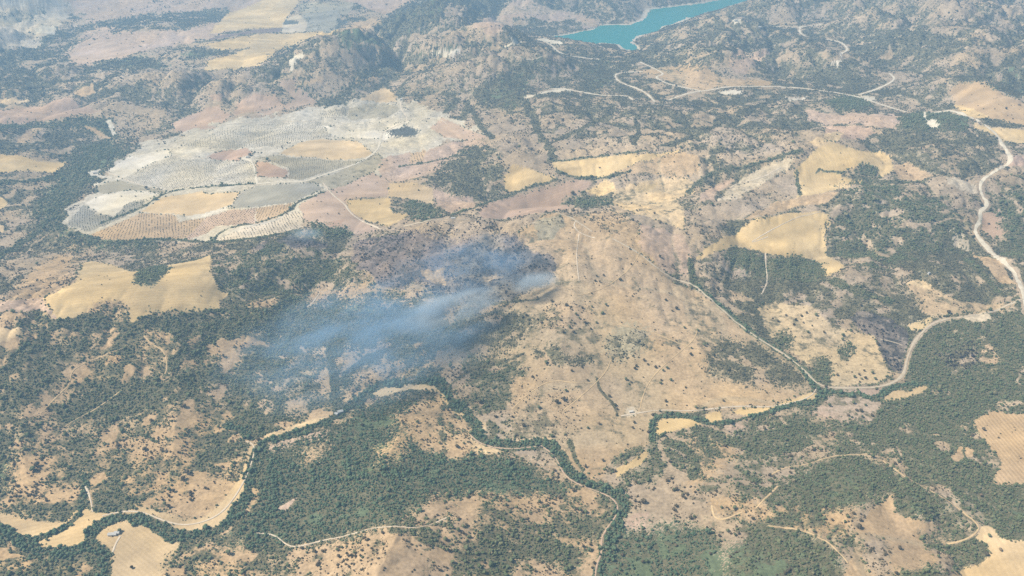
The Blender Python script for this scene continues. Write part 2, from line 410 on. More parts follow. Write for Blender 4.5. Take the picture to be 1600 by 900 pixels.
area('red', 0, 'scrub', 1, '400,250 430,259 450,265 448,278 400,276', 'small reddish field beside the plateau road')
area('greygreen', .0, 'scrub', 1, '435,243 465,247 540,251 566,252 530,263 500,271 475,281 450,280 451,262 400,247', 'grey green grove inside the bend of the white road', 'olive_ground', orchard=(7, .2, 1.5))
area('greygreen', .06, 'scrub', 1.5, '478,284 530,268 590,240 604,250 582,272 555,292 522,302 510,290', 'grey green meadow strip along the white road', 'meadow')
area('olive', .0, 'scrub', 1, '285,228 350,201 400,193 500,190 516,214 440,224 400,231 330,232', 'upper olive grove stretching along the plateau crest', 'olive_ground', orchard=(7, .3, 1.7))
area('chalk', 0, 'scrub', 1, '503,196 545,205 600,204 630,190 642,188 604,218 522,215', 'white chalk field under the plateau farm tracks')
area('olive', .0, 'scrub', .8, '500,177 540,169 543,180 500,187', 'small square olive grove at the plateau far side', 'olive_ground', orchard=(8.5, .2, 2.4))
area('greygreen', .05, 'scrub', 1, '545,170 600,160 625,170 604,184 545,187')
area('cream', 0, 'scrub', 1, '562,157 580,145 600,135 615,145 620,158 592,160', 'pale rounded hill field behind the olive plateau')
area('pinktan', .03, 'scrub', 1.2, '672,200 690,184 740,205 768,215 740,219 695,215', 'pink tan spur at the right end of the plateau')
area('dark', .3, 'scrub', 1, '602,206 640,196 656,206 646,213 620,215')
area('chalk', 0, 'scrub', 1.5, '136,270 146,266 156,265 155,274 176,275 174,278 158,278 142,275', 'white quarry scar beside the green valley', 'quarry')
area('chalk', 0, 'scrub', .8, '146,288 152,285 157,287 148,290')
# --- middle fields
area('pinktan', .05, 'scrub', 3, '600,250 660,235 740,218 770,225 700,262 640,280 590,285', region='scrub_mid')
area('tan', 0, 'scrub', 1, '640,240 665,232 662,252 640,256', 'small orchard with dotted rows on the tan slope', 'olive_ground', orchard=(11, .2, 2.5))
area('pinktan', .04, 'scrub', 1.5, '465,322 505,300 540,290 582,268 612,286 605,306 540,312 548,328 590,360 560,366 520,362 480,346', 'pink tan pasture crossed by the pale farm track')
area('yellow', .01, 'scrub', 1, '540,313 610,309 610,325 614,333 638,335 630,343 605,355 575,345 547,328', 'bright yellow field below the pale farm track')
area('cream', .01, 'scrub', 1, '608,287 645,285 675,295 680,320 637,311 607,307', 'yellow cream field beside a dark thicket')
area('pinktan', .04, 'scrub', 1.5, '675,296 740,312 742,322 700,332 680,320')
area('scrubsoil', .88, 'oak', 2, '632,318 650,313 680,326 688,336 660,342 640,346 648,336 634,330')
area('red', .01, 'scrub', 1, '508,350 540,341 530,356 514,358')
area('scrubsoil', .82, 'scrub', 4, '680,270 720,230 770,225 790,260 790,300 750,312 700,300')
area('yellow', .01, 'scrub', 1.2, '790,300 788,276 802,258 830,265 870,279 858,284 830,290 805,300', 'yellow field behind the long pink field')
area('pink', .01, 'scrub', 1.5, '748,332 770,316 830,300 900,280 925,285 910,300 880,308 892,326 840,334 790,342 755,342', 'long dusty pink field above the burnt hill')
area('scrubsoil', .94, 'oak', 2, '878,312 905,304 945,308 960,318 940,322 905,325 882,320')
area('yellow', .01, 'scrub', 1.2, '862,254 900,250 950,243 1020,240 1065,235 1045,248 1010,250 980,262 940,278 900,277 870,268', 'long golden field under a grey scrub hill')
area('tan', .06, 'scrub', 1.5, '1010,250 1065,235 1092,246 1090,272 1050,280 1035,270 990,270 940,278 985,260', 'tan pasture sloping beside the golden field', 'pasture')
area('yellow', .04, 'scrub', 1, '915,298 942,281 958,284 964,300 940,306')
area('cream', .03, 'scrub', 2, '958,302 1000,285 1030,275 1080,280 1085,300 1058,312 1068,325 1072,360 1030,345 985,330 955,316', 'pale cream rough pasture with a few trees', 'pasture')
area('yellow', .01, 'scrub', 1, '990,296 1010,290 1026,283 1020,296 1000,305')
area('pinktan', .05, 'scrub', 2, '1000,350 1065,365 1078,395 1080,425 1050,432 1020,410 985,385', 'pinkish pasture sloping to a tree lined ditch', 'pasture')
area('yellow', .01, 'scrub', 1.2, '1083,408 1100,390 1130,372 1160,355 1172,346 1230,332 1282,330 1296,336 1296,352 1288,372 1292,396 1318,415 1312,424 1290,433 1285,420 1270,405 1230,402 1190,394 1150,384 1112,398', 'big golden field with ragged wooded lower edge')
area('yellow', .02, 'scrub', 1.2, '1240,267 1270,238 1292,219 1340,234 1375,235 1392,246 1398,266 1376,279 1370,262 1345,256 1318,264 1312,276 1350,284 1330,291 1290,300 1252,316 1246,308 1250,290', 'upper golden field wrapped around a dark copse')
area('maquis', .95, 'oak', 1.5, '1336,268 1350,255 1366,262 1374,280 1355,280')
area('tan', .03, 'scrub', 1.2, '1158,348 1205,318 1246,309 1292,300 1312,300 1292,316 1215,330')
area('pinktan', .06, 'scrub', 1.5, '1094,312 1104,296 1140,275 1148,280 1120,300 1118,314')
area('pale', .05, 'scrub', 1.2, '1120,314 1150,284 1200,256 1240,246 1236,262 1190,288 1152,312', 'pale striped pasture with a thin track', 'pasture')
area('scrubsoil', .28, 'scrub', 2, '1152,312 1190,290 1240,264 1248,290 1244,308 1205,316 1160,340 1120,345 1075,345 1085,322')
area('tan', .10, 'scrub', 2, '1396,256 1425,254 1460,276 1440,282 1400,276')
area('pale', .04, 'scrub', 1, '1480,276 1500,278 1526,286 1528,300 1500,296 1480,290')
area('pink', .03, 'scrub', 1.5, '1533,338 1560,325 1582,336 1576,364 1550,372 1533,360', 'pink field tucked beside the winding white road')
area('pink', .02, 'scrub', 1, '1572,262 1585,246 1640,236 1640,266')
area('pale', .02, 'scrub', 1, '1481,360 1500,358 1513,376 1516,394 1490,385', 'small pale field bordered by grey scrub')
area('tan', .12, 'scrub', 1.5, '1415,447 1440,440 1480,462 1500,470 1540,475 1592,472 1562,490 1460,495 1445,494 1432,470', 'tan pasture dotted with trees above the paved road', 'pasture')
area('yellow', 0, 'scrub', .8, '1437,499 1456,493 1457,502 1446,517 1420,516 1419,508', 'small yellow plot inside the bend of the paved road')
area('tan', .06, 'scrub', 1.2, '1520,396 1550,402 1570,420 1588,446 1560,440 1548,424')
area('cream', .03, 'scrub', 1, '1415,445 1440,437 1455,445 1450,452')
area('maquis', .95, 'oak', 3, '1195,410 1250,402 1280,412 1290,435 1250,445 1200,440 1150,420 1130,405 1150,392 1180,395', region='wood_copse')
area('scrubsoil', .74, 'oak', 4, '1290,345 1330,285 1400,290 1480,320 1510,370 1430,400 1350,420 1300,395')
area('scrubsoil', .70, 'scrub', 4, '1090,430 1200,440 1290,440 1400,430 1430,470 1440,500 1330,490 1270,475 1180,470')
area('scrubsoil', .88, 'oak', 3, '1550,300 1620,270 1620,420 1580,400 1570,370')
# --- upper right
area('tan', .06, 'scrub', 1.5, '1484,142 1510,125 1548,131 1570,150 1620,165 1620,198 1550,186 1500,172', 'tan rolling field below the dark far forest')
area('yellow', .02, 'scrub', 1.2, '1518,194 1560,200 1620,205 1620,228 1572,222 1545,208', 'yellow field strip beside the white hill road')
area('yellow', .02, 'scrub', 1.2, '1490,164 1520,168 1545,184 1520,185')
area('pink', .06, 'scrub', 1.5, '1285,196 1350,199 1372,206 1350,216 1310,216 1290,208')
area('cream', .08, 'scrub', 1.5, '1262,222 1290,212 1320,206 1310,218 1280,232')
area('tan', .08, 'scrub', 2, '990,112 1040,104 1080,99 1110,110 1132,122 1205,126 1205,134 1132,135 1092,142 1050,130 1020,116', 'tan ridge shoulder above the white ridge road', 'hillside')
area('pinktan', .08, 'scrub', 2, '1138,97 1165,84 1202,74 1202,86 1182,95 1172,112 1148,113')
area('pinktan', .12, 'scrub', 3, '1260,175 1340,178 1400,178 1400,200 1330,196 1260,190')
area('pinktan', .05, 'scrub', 2, '738,43 800,5 812,-2 840,5 862,14 900,21 920,28 943,38 912,46 905,36 887,31 857,33 837,27 800,28 785,48 765,60', 'tan bare hill running down to the reservoir', 'hillside')
area('chalk', 0, 'scrub', .8, '838,62 848,59 880,66 878,69 860,68', 'white bare bank at the reservoir tip', 'shore_bank')
area('maquis', .95, 'oak', 2, '1290,165 1308,148 1340,150 1362,163 1346,173 1310,174')
area('maquis', .95, 'oak', 2, '1400,198 1404,186 1440,174 1500,177 1516,195 1512,206 1480,203 1440,207', region='wood_knoll')
area('scrubsoil', .80, 'scrub', 3, '1372,212 1400,204 1470,208 1530,210 1560,240 1540,270 1480,275 1420,250 1380,235')
area('maquis', .96, 'scrub', 3, '1546,136 1550,112 1580,92 1640,86 1640,152 1585,150')
area('scrubsoil', .80, 'scrub', 6, '1340,62 1400,46 1450,50 1550,56 1640,50 1640,100 1545,126 1480,124 1440,118 1390,112 1350,85')
area('scrubsoil', .78, 'scrub', 5, '1000,60 1060,38 1140,25 1210,40 1250,62 1200,75 1130,95 1060,100 1010,90')
area('chalk', 0, 'scrub', .6, '1144,31 1155,29 1157,36 1146,37', 'tiny white clearing on the reservoir hillside', 'bare_clearing')
area('chalk', 0, 'scrub', .6, '1222,155 1240,153 1262,151 1255,156 1235,158', 'white scraped terrace under the ridge road', 'bare_clearing')
area('chalk', 0, 'scrub', .6, '1299,101 1308,95 1318,94 1311,101', 'white clearing at the end of the hill track', 'bare_clearing')
area('chalk', 0, 'scrub', .6, '1344,149 1366,151 1369,156 1356,158', 'white pull-off where two ridge roads meet', 'bare_clearing')
area('chalk', 0, 'scrub', .6, '1447,188 1456,186 1466,193 1468,200 1450,197', 'bright bare patch cut into the wooded knoll', 'bare_clearing')
area('chalk', 0, 'scrub', .8, '819,152 848,143 880,137 895,141 870,144 848,147 822,156', 'long white cutting above the far ravine', 'bare_clearing')
area('chalk', 0, 'scrub', .6, '1120,143 1160,141 1158,147 1130,148', 'white roadside quarry on the ridge', 'bare_clearing')
area('maquis', .88, 'scrub', 3, '930,95 955,92 958,128 930,145 905,138')
# --- cream field on the left and wood above it
area('scrubsoil', .66, 'oak', 4, '330,420 400,382 480,388 540,402 562,430 555,448 480,462 360,466 345,450', region='wood_upper')
area('tan', .49, 'oak', 2, '345,486 400,470 470,460 530,448 556,446 556,458 480,474 400,490', region='wood_upper')
area('tan', .30, 'oak', 4, '40,430 110,385 120,440 60,470 0,470', region='wood_upper')
area('pinktan', .03, 'scrub', 1.5, '-60,474 60,468 95,455 118,480 96,500 60,485 -60,490')
area('yellow', .008, 'scrub', 1.4, '66,470 92,455 118,440 122,425 128,411 145,408 180,415 210,425 260,415 310,405 328,398 331,412 332,430 345,455 358,458 345,470 340,487 300,491 250,486 225,495 208,505 200,500 201,482 185,473 150,480 112,500 95,500', 'big bare yellow cream field wrapped around a round copse')
area('maquis', .95, 'oak', 1, '208,437 220,421 250,414 266,420 252,434 241,447 215,445', region='wood_round')
area('cream', .02, 'scrub', 1.2, '-60,515 32,515 34,524 10,534 -60,542', 'small cream clearing at the wooded hill edge')
area('tan', .57, 'oak', 2, '140,478 186,474 200,482 202,504 170,500 140,494', region='wood_smoke')
area('tan', .57, 'oak', 4, '40,640 110,600 170,640 110,690 20,690', region='wood_smoke')
area('tan', .60, 'oak', 4, '230,680 300,620 400,590 420,640 360,690 260,690', region='wood_smoke')
area('tan', .55, 'oak', 5, '180,790 220,690 360,690 390,700 380,760 300,800', region='wood_smoke')
area('tan', .22, 'oak', 3, '230,780 280,740 360,740 380,750 360,800 290,815 240,800', region='wood_smoke')
area('tan', .60, 'oak', 4, '40,700 120,690 130,780 60,800 0,800', region='wood_smoke')
area('tan', .62, 'oak', 3, '40,790 60,760 110,765 125,795 95,815 45,808', region='wood_smoke')
area('maquis', .97, 'oak', 4, '-60,690 20,700 25,760 -60,790', region='wood_smoke')
area('maquis', .95, 'oak', 4, '100,640 160,600 250,590 220,640 160,660 100,680', region='wood_smoke')
area('maquis', .97, 'oak', 4, '220,500 290,490 350,490 400,488 560,470 640,480 620,520 540,540 420,520 300,530 240,520', region='wood_smoke')
area('maquis', .94, 'oak', 4, '160,625 240,585 320,565 330,580 250,620 170,650', region='wood_smoke')
area('tan', .05, 'oak', 2, '338,530 352,530 378,562 365,572 350,585 345,550')
area('tan', .2, 'oak', 5, '440,645 455,615 492,628 470,642')
area('tan', .30, 'oak', 3, '530,640 560,580 600,560 640,580 580,605', region='wood_smoke')
area('tan', .25, 'oak', 3, '690,565 760,480 800,470 790,520 740,560 720,590', region='wood_hill')
# --- savannah hill in the middle
area('drygrass', .08, 'scrub', 5, '855,334 900,338 960,330 1000,352 1000,390 1050,440 1090,455 1170,520 1262,582 1272,608 1200,634 1100,638 1020,646 1010,700 960,725 930,742 892,732 862,686 762,686 742,655 702,600 690,575 705,550 722,530 745,505 770,488 800,474 820,460 868,436 830,402 808,364', 'broad dry tan pasture hill between burnt ground and river', 'pasture', region='savannah')
area('scrubsoil', .58, 'oak', 5, '692,590 715,560 760,556 800,566 830,580 838,606 815,640 800,656 778,684 760,684 742,655 712,625', region='wood_hill')
area('scrubsoil', .55, 'scrub', 5, '700,540 720,515 760,490 800,492 830,505 800,540 740,560', region='wood_hill')
area('drygrass', .80, 'scrub', 2, '833,545 870,543 892,560 925,552 925,566 885,575 855,572 838,558', region='savannah')
area('greygreen', .46, 'scrub', 3, '945,525 965,508 995,505 1018,520 1010,542 990,555 962,562 945,550', region='savannah')
area('scrubsoil', .78, 'scrub', 3, '1105,565 1130,532 1180,538 1220,562 1258,592 1250,602 1200,608 1150,600 1110,590', region='savannah')
area('drygrass', .42, 'scrub', 2, '905,338 960,326 985,340 1002,352 1002,372 960,364 912,350', region='savannah')
area('drygrass', .36, 'scrub', 2, '835,500 860,475 920,480 930,505 870,520 840,515', region='savannah')
area('greygreen', .15, 'scrub', 2, '830,345 875,335 880,350 860,375 840,378', region='savannah')
area('drygrass', .30, 'scrub', 3, '800,590 900,600 910,680 870,690 800,680', region='savannah')
area('pale', 0, 'scrub', 1, '977,640 990,634 997,645 990,650 978,652', 'pale rubble yard beside the valley track', 'farmyard')
# --- burnt land
area('burntbrown', .30, 'burnt', 7, '545,402 560,376 620,365 700,352 800,350 818,385 862,402 866,432 830,452 790,474 720,468 650,450 590,436 560,420', 'dark purplish burnt hillside under drifting smoke', 'burnt_ground', region='burnt')
area('burnt', .35, 'burnt', 8, '705,398 760,375 815,385 862,402 866,432 830,452 790,474 740,468 715,430', 'black freshly burnt slope at the fire front', 'burnt_ground', region='burnt')
area('scrubsoil', .35, 'burnt', 3, '640,350 800,345 830,338 835,350 800,365 700,370 640,362', region='burnt')
area('tan', .10, 'scrub', 2, '660,425 695,420 700,445 670,440')
area('tan', .12, 'scrub', 2, '755,430 775,425 785,435 760,440')
area('scrubsoil', .45, 'burnt', 3, '640,440 720,470 740,480 700,490 640,470', region='burnt')
area('burnt', .25, 'burnt', 2, '430,378 450,367 480,373 514,381 510,387 460,388', 'small charred grey plots beside the olive grove', 'burnt_ground', region='burnt')
area('burnt', .25, 'burnt', 2, '398,378 412,372 416,382 405,392 395,390')
area('maquis', .95, 'oak', 2, '482,348 512,355 545,355 552,368 530,376 500,372 484,362')
area('burntbrown', .35, 'burnt', 5, '1325,494 1360,488 1400,502 1424,530 1418,560 1412,586 1392,580 1376,545 1345,520', 'purple grey burnt patch beside the paved road', 'burnt_ground', region='burnt')
# --- right of the road
area('cream', .05, 'scrub', 2, '1180,478 1210,470 1270,480 1300,510 1330,520 1365,525 1380,555 1390,585 1370,600 1300,602 1265,570 1230,545 1200,520', 'cream pasture dotted with clumps beside the paved road', 'pasture', region='east_pasture')
area('scrubsoil', .85, 'oak', 1.5, '1264,590 1275,562 1295,560 1300,590 1290,602', region='east_pasture')
area('scrubsoil', .85, 'oak', 1.5, '1308,548 1325,535 1338,540 1325,555 1312,560', region='east_pasture')
area('scrubsoil', .6, 'oak', 2, '1208,530 1220,518 1240,525 1240,540 1220,540', region='east_pasture')
area('scrubsoil', .86, 'oak', 3, '1420,590 1422,555 1450,512 1500,500 1560,490 1640,460 1640,650 1552,640 1520,655 1500,700 1400,690 1372,672 1385,632 1450,605', region='wood_east')
area('scrubsoil', .75, 'burnt', 3, '1465,560 1480,545 1530,536 1530,565 1490,580', region='wood_east')
area('tan', .50, 'oak', 3, '1530,535 1560,540 1575,560 1570,590 1540,570', region='wood_east')
area('pale', .02, 'scrub', 1, '1505,498 1545,488 1548,500 1520,503')
area('pinktan', .04, 'oak', 1.2, '1265,646 1290,626 1303,613 1316,620 1340,616 1362,627 1378,628 1372,646 1360,667 1330,666 1300,654', 'cream pink pasture with dark trees below the stream', 'pasture', region='stream_pasture')
area('pinktan', .01, 'scrub', .8, '1305,611 1384,607 1380,618 1362,623 1340,613 1316,617', 'narrow pink field between paved road and stream')
area('cream', .01, 'scrub', .8, '1378,628 1388,614 1404,608 1416,612 1440,603 1452,604 1440,614 1412,622', 'cream strip wedged between stream and dark forest')
area('yellow', .01, 'scrub', .8, '1140,644 1170,650 1200,643 1240,630 1272,626 1284,618 1270,611 1235,625 1200,637 1160,637', 'long yellow meadow along the valley track')
area('yellow', .01, 'scrub', .8, '1024,682 1026,660 1045,652 1082,654 1096,663 1062,671', 'rounded yellow meadow ringed by hedge trees')
area('yellow', 0, 'scrub', .6, '1102,647 1126,642 1127,655 1104,664', 'small square yellow meadow beside hedge trees')
area('pinktan', .03, 'scrub', .8, '1128,655 1150,660 1170,668 1140,672 1130,665')
area('yellow', .01, 'scrub', .6, '963,748 962,733 985,722 1010,704 1014,712 1000,728 982,735', 'curved yellow meadow beside a dark thicket')
area('maquis', .95, 'oak', 1.2, '958,724 980,706 1000,698 1002,704 980,720 962,730')
area('tan', .28, 'oak', 2, '905,735 930,718 950,722 945,748 925,752', region='savannah')
# --- river meadows
area('cream', .005, 'scrub', .8, '-60,790 10,803 60,815 100,817 128,790 150,800 188,800 150,818 132,848 92,858 56,853 58,846 100,832 60,842 30,836 -60,800', 'pale floodplain meadow inside the river fork')
area('cream', .008, 'scrub', .8, '165,856 150,838 168,818 205,812 248,832 282,848 270,880 255,910 172,910 176,866', 'pale farm meadow south of the river')
area('cream', .02, 'scrub', 1, '188,800 240,806 260,818 300,836 352,818 376,786 388,745 392,715 404,694 390,690 378,740 350,780 320,808 290,812 250,800 220,792', 'curved pale meadow along the river outer bank')
area('cream', .01, 'scrub', .8, '412,686 440,678 500,659 518,648 508,653 480,659 440,671 414,679')
area('cream', .01, 'scrub', .8, '578,618 584,606 600,602 690,599 700,624 736,650 736,658 705,642 686,612 640,608 596,620', 'narrow pale river bank meadow inside the bend')
area('cream', .01, 'scrub', .8, '742,655 760,662 758,676 750,680')
area('cream', .01, 'scrub', .8, '765,690 800,688 858,682 884,706 892,728 878,718 868,700 850,686 822,695 780,695', 'pale strip meadow under the pasture hill')
area('cream', .02, 'scrub', 1, '735,682 748,692 790,706 760,710 738,700')
area('pinktan', .12, 'oak', 1.5, '420,690 480,678 540,665 530,690 470,705 430,715', region='wood_bend')
# --- wood inside the bend, foreground
area('maquis', .95, 'riparian', 4, '412,700 470,690 545,655 600,625 640,640 690,650 700,690 790,720 900,752 870,775 700,770 640,800 540,835 440,850 330,860 400,790', region='wood_bend')
area('tan', .50, 'oak', 3, '610,650 680,620 740,690 720,720 650,700', region='wood_bend')
area('tan', .16, 'oak', 5, '470,705 485,695 520,690 510,705 475,712')
area('tan', .22, 'oak', 7, '612,676 630,690 642,704 636,716 610,716 590,712 602,694', region='wood_bend')
area('pinktan', .06, 'oak', 1.5, '432,795 450,785 468,778 448,797')
area('tan', .53, 'oak', 4, '500,860 560,845 700,830 760,790 740,870 680,920 420,920 400,880', region='wood_bend')
area('tan', .26, 'oak', 3, '705,780 745,775 748,790 730,830 720,850 705,820', region='wood_bend')
area('tan', .36, 'oak', 3, '500,880 530,850 570,860 620,850 680,880 640,910 480,915', region='wood_bend')
area('tan', .63, 'oak', 4, '760,790 860,770 960,790 930,870 860,880 780,840', region='wood_bend')
area('maquis', .92, 'oak', 3, '790,850 860,845 920,870 900,900 820,880', region='wood_bend')
area('tan', .30, 'oak', 3, '800,870 850,880 900,900 860,930 800,920', region='wood_bend')
area('tan', .50, 'oak', 3, '-60,860 50,868 120,872 150,900 60,930 -60,930', region='wood_bend')
area('tan', .08, 'oak', 2, '-60,850 0,850 40,868 0,876 -60,876')
area('tan', .50, 'oak', 3, '260,870 300,850 420,870 420,920 260,920', region='wood_bend')
# --- right foreground
area('scrubsoil', .85, 'oak', 4, '1020,690 1060,680 1200,655 1370,668 1500,700 1530,740 1460,740 1350,700 1250,700 1150,720 1030,740', region='wood_south')
area('tan', .50, 'oak', 4, '1080,690 1130,680 1160,710 1120,740 1080,770', region='wood_south')
area('scrubsoil', .40, 'oak', 3, '975,780 1000,755 1060,775 1010,800 985,820', region='wood_south')
area('pinktan', .05, 'oak', 2, '970,820 990,805 1014,800 1010,822 985,825')
area('maquis', .95, 'riparian', 4, '940,870 970,830 1040,820 1100,820 1130,850 1150,910 930,930', region='wood_south')
area('maquis', .90, 'oak', 3, '1230,760 1280,720 1360,715 1400,735 1410,760 1370,780 1310,800 1240,795', region='wood_south')
area('maquis', .88, 'oak', 3, '1140,850 1200,830 1260,830 1310,870 1320,920 1140,920', region='wood_south')
area('tan', .55, 'oak', 3, '1110,780 1200,790 1260,800 1340,790 1330,850 1280,830 1200,815 1110,800', region='wood_south')
area('maquis', .92, 'oak', 2.5, '1400,760 1440,755 1480,790 1470,812 1410,805', region='wood_south')
area('scrubsoil', .90, 'oak', 3, '1450,735 1530,720 1545,760 1540,780 1500,775', region='wood_south')
area('maquis', .95, 'oak', 2, '1545,765 1640,740 1640,845 1570,842 1555,825 1560,790', region='wood_south')
area('tan', .06, 'oak', 2, '1310,920 1332,868 1342,822 1370,786 1398,772 1402,800 1440,815 1500,815 1480,850 1462,880 1450,892 1400,905', 'bare tan clearing among foreground oaks', 'clearing', region='clearing')
area('scrubsoil', .70, 'oak', 2, '1345,850 1370,838 1390,850 1385,880 1400,905 1370,905 1350,890', region='clearing')
area('scrubsoil', .80, 'oak', 2, '1436,830 1460,825 1470,850 1485,875 1470,880 1450,860', region='clearing')
area('scrubsoil', .65, 'oak', 2, '1460,812 1500,800 1525,815 1500,840 1465,835', region='clearing')
area('maquis', .88, 'oak', 1.5, '1476,850 1510,845 1530,840 1542,860 1535,878 1510,888 1490,880', region='clearing')
area('maquis', .90, 'oak', 2, '1400,900 1450,882 1480,905 1470,930 1400,930', region='clearing')
area('cream', .004, 'oak', 1, '1478,910 1500,890 1530,882 1546,868 1545,852 1525,842 1540,822 1552,824 1564,842 1640,846 1640,940 1478,940', 'smooth cream field in front of the dark oak wood', region='clearing')
area('tan', .035, 'oak', 1.2, '1520,660 1550,642 1640,652 1640,745 1590,758 1552,756 1565,720 1540,690', 'tan striped orchard field with scattered trees beside forest', 'striped_field', region='striped')
area('tan', .06, 'oak', 1.2, '1485,712 1500,700 1525,705 1520,715 1490,722', region='striped')

TREELINES = [  # (outline in px, half width in m, kind, region)
    (pts_of('1205,158 1170,173 1150,180 1110,200 1070,218 1040,226'), 16, 'scrub', 'scrub_lake'),
    (pts_of('820,158 832,185 840,205 858,228 862,248'), 16, 'scrub', 'scrub_lake'),
    (pts_of('860,225 900,205 935,190 960,172'), 10, 'scrub', 'scrub_lake'),
    (pts_of('728,160 742,182 756,204 770,215'), 12, 'scrub', 'scrub_far'),
    (pts_of('990,225 1000,200 990,185 1010,165'), 10, 'scrub', 'scrub_lake'),
    (pts_of('-40,610 0,588 40,552 80,512 110,500 150,498'), 15, 'oak', 'wood_smoke'),
    (pts_of('262,500 280,525 290,545 278,562 262,580'), 16, 'oak', 'wood_smoke'),
    (pts_of('300,560 340,520 400,505 450,500'), 14, 'oak', 'wood_smoke'),
    (pts_of('-40,420 0,402 60,362 75,345'), 14, 'oak', 'scrub_west'),
    (pts_of('-40,290 20,284 60,282 90,276'), 16, 'oak', 'scrub_west'),
    (pts_of('1420,250 1440,262 1470,270'), 9, 'scrub', 'scrub_east'),
    (pts_of('1340,330 1380,350 1410,365 1440,372'), 14, 'oak', 'scrub_east'),
    (pts_of('1300,440 1340,455 1390,470'), 12, 'oak', 'scrub_east'),
    (pts_of('1045,690 1075,705 1090,720 1080,745'), 12, 'oak', 'wood_south'),
    (pts_of('1130,690 1180,700 1230,705 1260,690'), 12, 'oak', 'wood_south'),
    (RIVER, 13, 'riparian', 'riparian_main'), (TRIB, 7, 'riparian', 'riparian_main'), (BRANCH, 10, 'riparian', 'riparian_main'),
    (EASTSTREAM, 8, 'riparian', 'riparian_east'), (SMOKEGULLY, 10, 'oak', 'wood_smoke'),
    (pts_of('355,665 375,672 395,685'), 9, 'riparian', 'riparian_main'),
    (pts_of('1090,448 1130,482 1170,518 1230,556 1258,580 1275,604'), 9, 'riparian', 'riparian_east'),
    (pts_of('1080,425 1078,400 1084,445'), 8, 'oak', 'savannah'),
    (pts_of('160,348 220,326 250,306 275,297 330,291 400,287'), 6, 'oak', 'hedges'),
    (pts_of('330,378 345,362 370,352 400,350 455,330 460,318 505,300'), 5, 'oak', 'hedges'),
    (pts_of('660,345 700,337 740,325 800,303 830,292 870,280'), 6, 'oak', 'hedges'),
    (pts_of('625,260 680,252 720,240 740,235'), 6, 'oak', 'hedges'),
    (pts_of('870,268 900,278 940,279 985,268'), 6, 'oak', 'hedges'),
    (pts_of('862,252 900,249 960,241 1010,236'), 5, 'oak', 'hedges'),
    (pts_of('1075,300 1090,285 1120,268 1160,262 1200,250 1250,235'), 9, 'oak', 'hedges'),
    (pts_of('1320,270 1290,268 1280,265 1275,270'), 5, 'oak', 'hedges'),
    (pts_of('1360,284 1400,284 1440,285'), 6, 'oak', 'hedges'),
    (pts_of('1245,266 1246,285 1250,305'), 4, 'oak', 'hedges'),
    (pts_of('1430,380 1480,392 1530,398 1570,405'), 4, 'oak', 'hedges'),
    (pts_of('1510,405 1530,425 1550,445 1556,455'), 9, 'oak', 'hedges'),
    (pts_of('770,475 800,472 840,468'), 4, 'scrub', 'savannah'),
    (pts_of('932,590 935,605 945,618 960,633 965,650'), 3, 'scrub', 'savannah'),
    (pts_of('890,690 900,720 910,735'), 5, 'oak', 'savannah'),
    (pts_of('1520,660 1500,720 1560,760'), 3, 'oak', 'wood_south'),
    (pts_of('180,380 250,372 330,380 400,372 470,360'), 8, 'oak', 'wood_upper'),
    (pts_of('320,486 350,484 400,484 470,478'), 6, 'oak', 'wood_upper'),
    (pts_of('700,605 718,590 735,578 760,574 775,566 800,562 818,552'), 3.5, 'scrub', 'wood_hill'),
]

N = len(gx)
wA = fbm(gx, gy, 90, 3, 201); wB = fbm(gx, gy, 90, 3, 301)
wC = fbm(gx, gy, 28, 2, 211); wD = fbm(gx, gy, 28, 2, 311)
warpx = ((wA - .5) * 3.2 + (wC - .5) * 1.6) * MPP
warpy = ((wB - .5) * 3.2 + (wD - .5) * 1.6) * MPP * 1.5
col = np.empty((N, 3)); col[:] = PAL['scrubsoil']
den = np.full(N, .52); vt = np.zeros(N, np.int16); own = np.zeros(N, np.int32)
REG = ['scrub_far']; reg = np.zeros(N, np.int16)
world_polys = []
px_all = [densify(pts_of(a[4]), 18) for a in A]
cuts = np.cumsum([len(p) for p in px_all])[:-1]
W_all = np.split(ground(np.vstack(px_all)), cuts)
# tilled land lies smoother than the gullied scrub: ease the relief inside the fields, then trace the outlines again
fm = np.zeros(len(gx))
for a, W in zip(A, W_all):
    if a[5] and a[6] not in ('burnt_ground', 'bare_clearing', 'shore_bank', 'quarry'):
        lo = W.min(0); hi = W.max(0)
        i = np.nonzero((gx > lo[0]) & (gx < hi[0]) & (gy > lo[1]) & (gy < hi[1]))[0]
        i = i[inside(gx[i], gy[i], W)]; fm[i] = .45 if a[6] == 'pasture' else .85
fm = fm.reshape(NR, NC)
def boxblur(a, n, ax):
    p = np.pad(a, [(n + 1, n) if k == ax else (0, 0) for k in (0, 1)], mode='edge'); c = np.cumsum(p, ax)
    return (np.take(c, np.arange(2 * n + 1, c.shape[ax]), ax) - np.take(c, np.arange(0, c.shape[ax] - 2 * n - 1), ax)) / (2 * n + 1)
for _ in range(2):
    fm = boxblur(boxblur(fm, 9, 0), 12, 1)
fm = fm.ravel()
gz = gz * (1 - fm) + gzlow * fm
GZ = gz.reshape(NR, NC)
W_all = np.split(ground(np.vstack(px_all)), cuts)
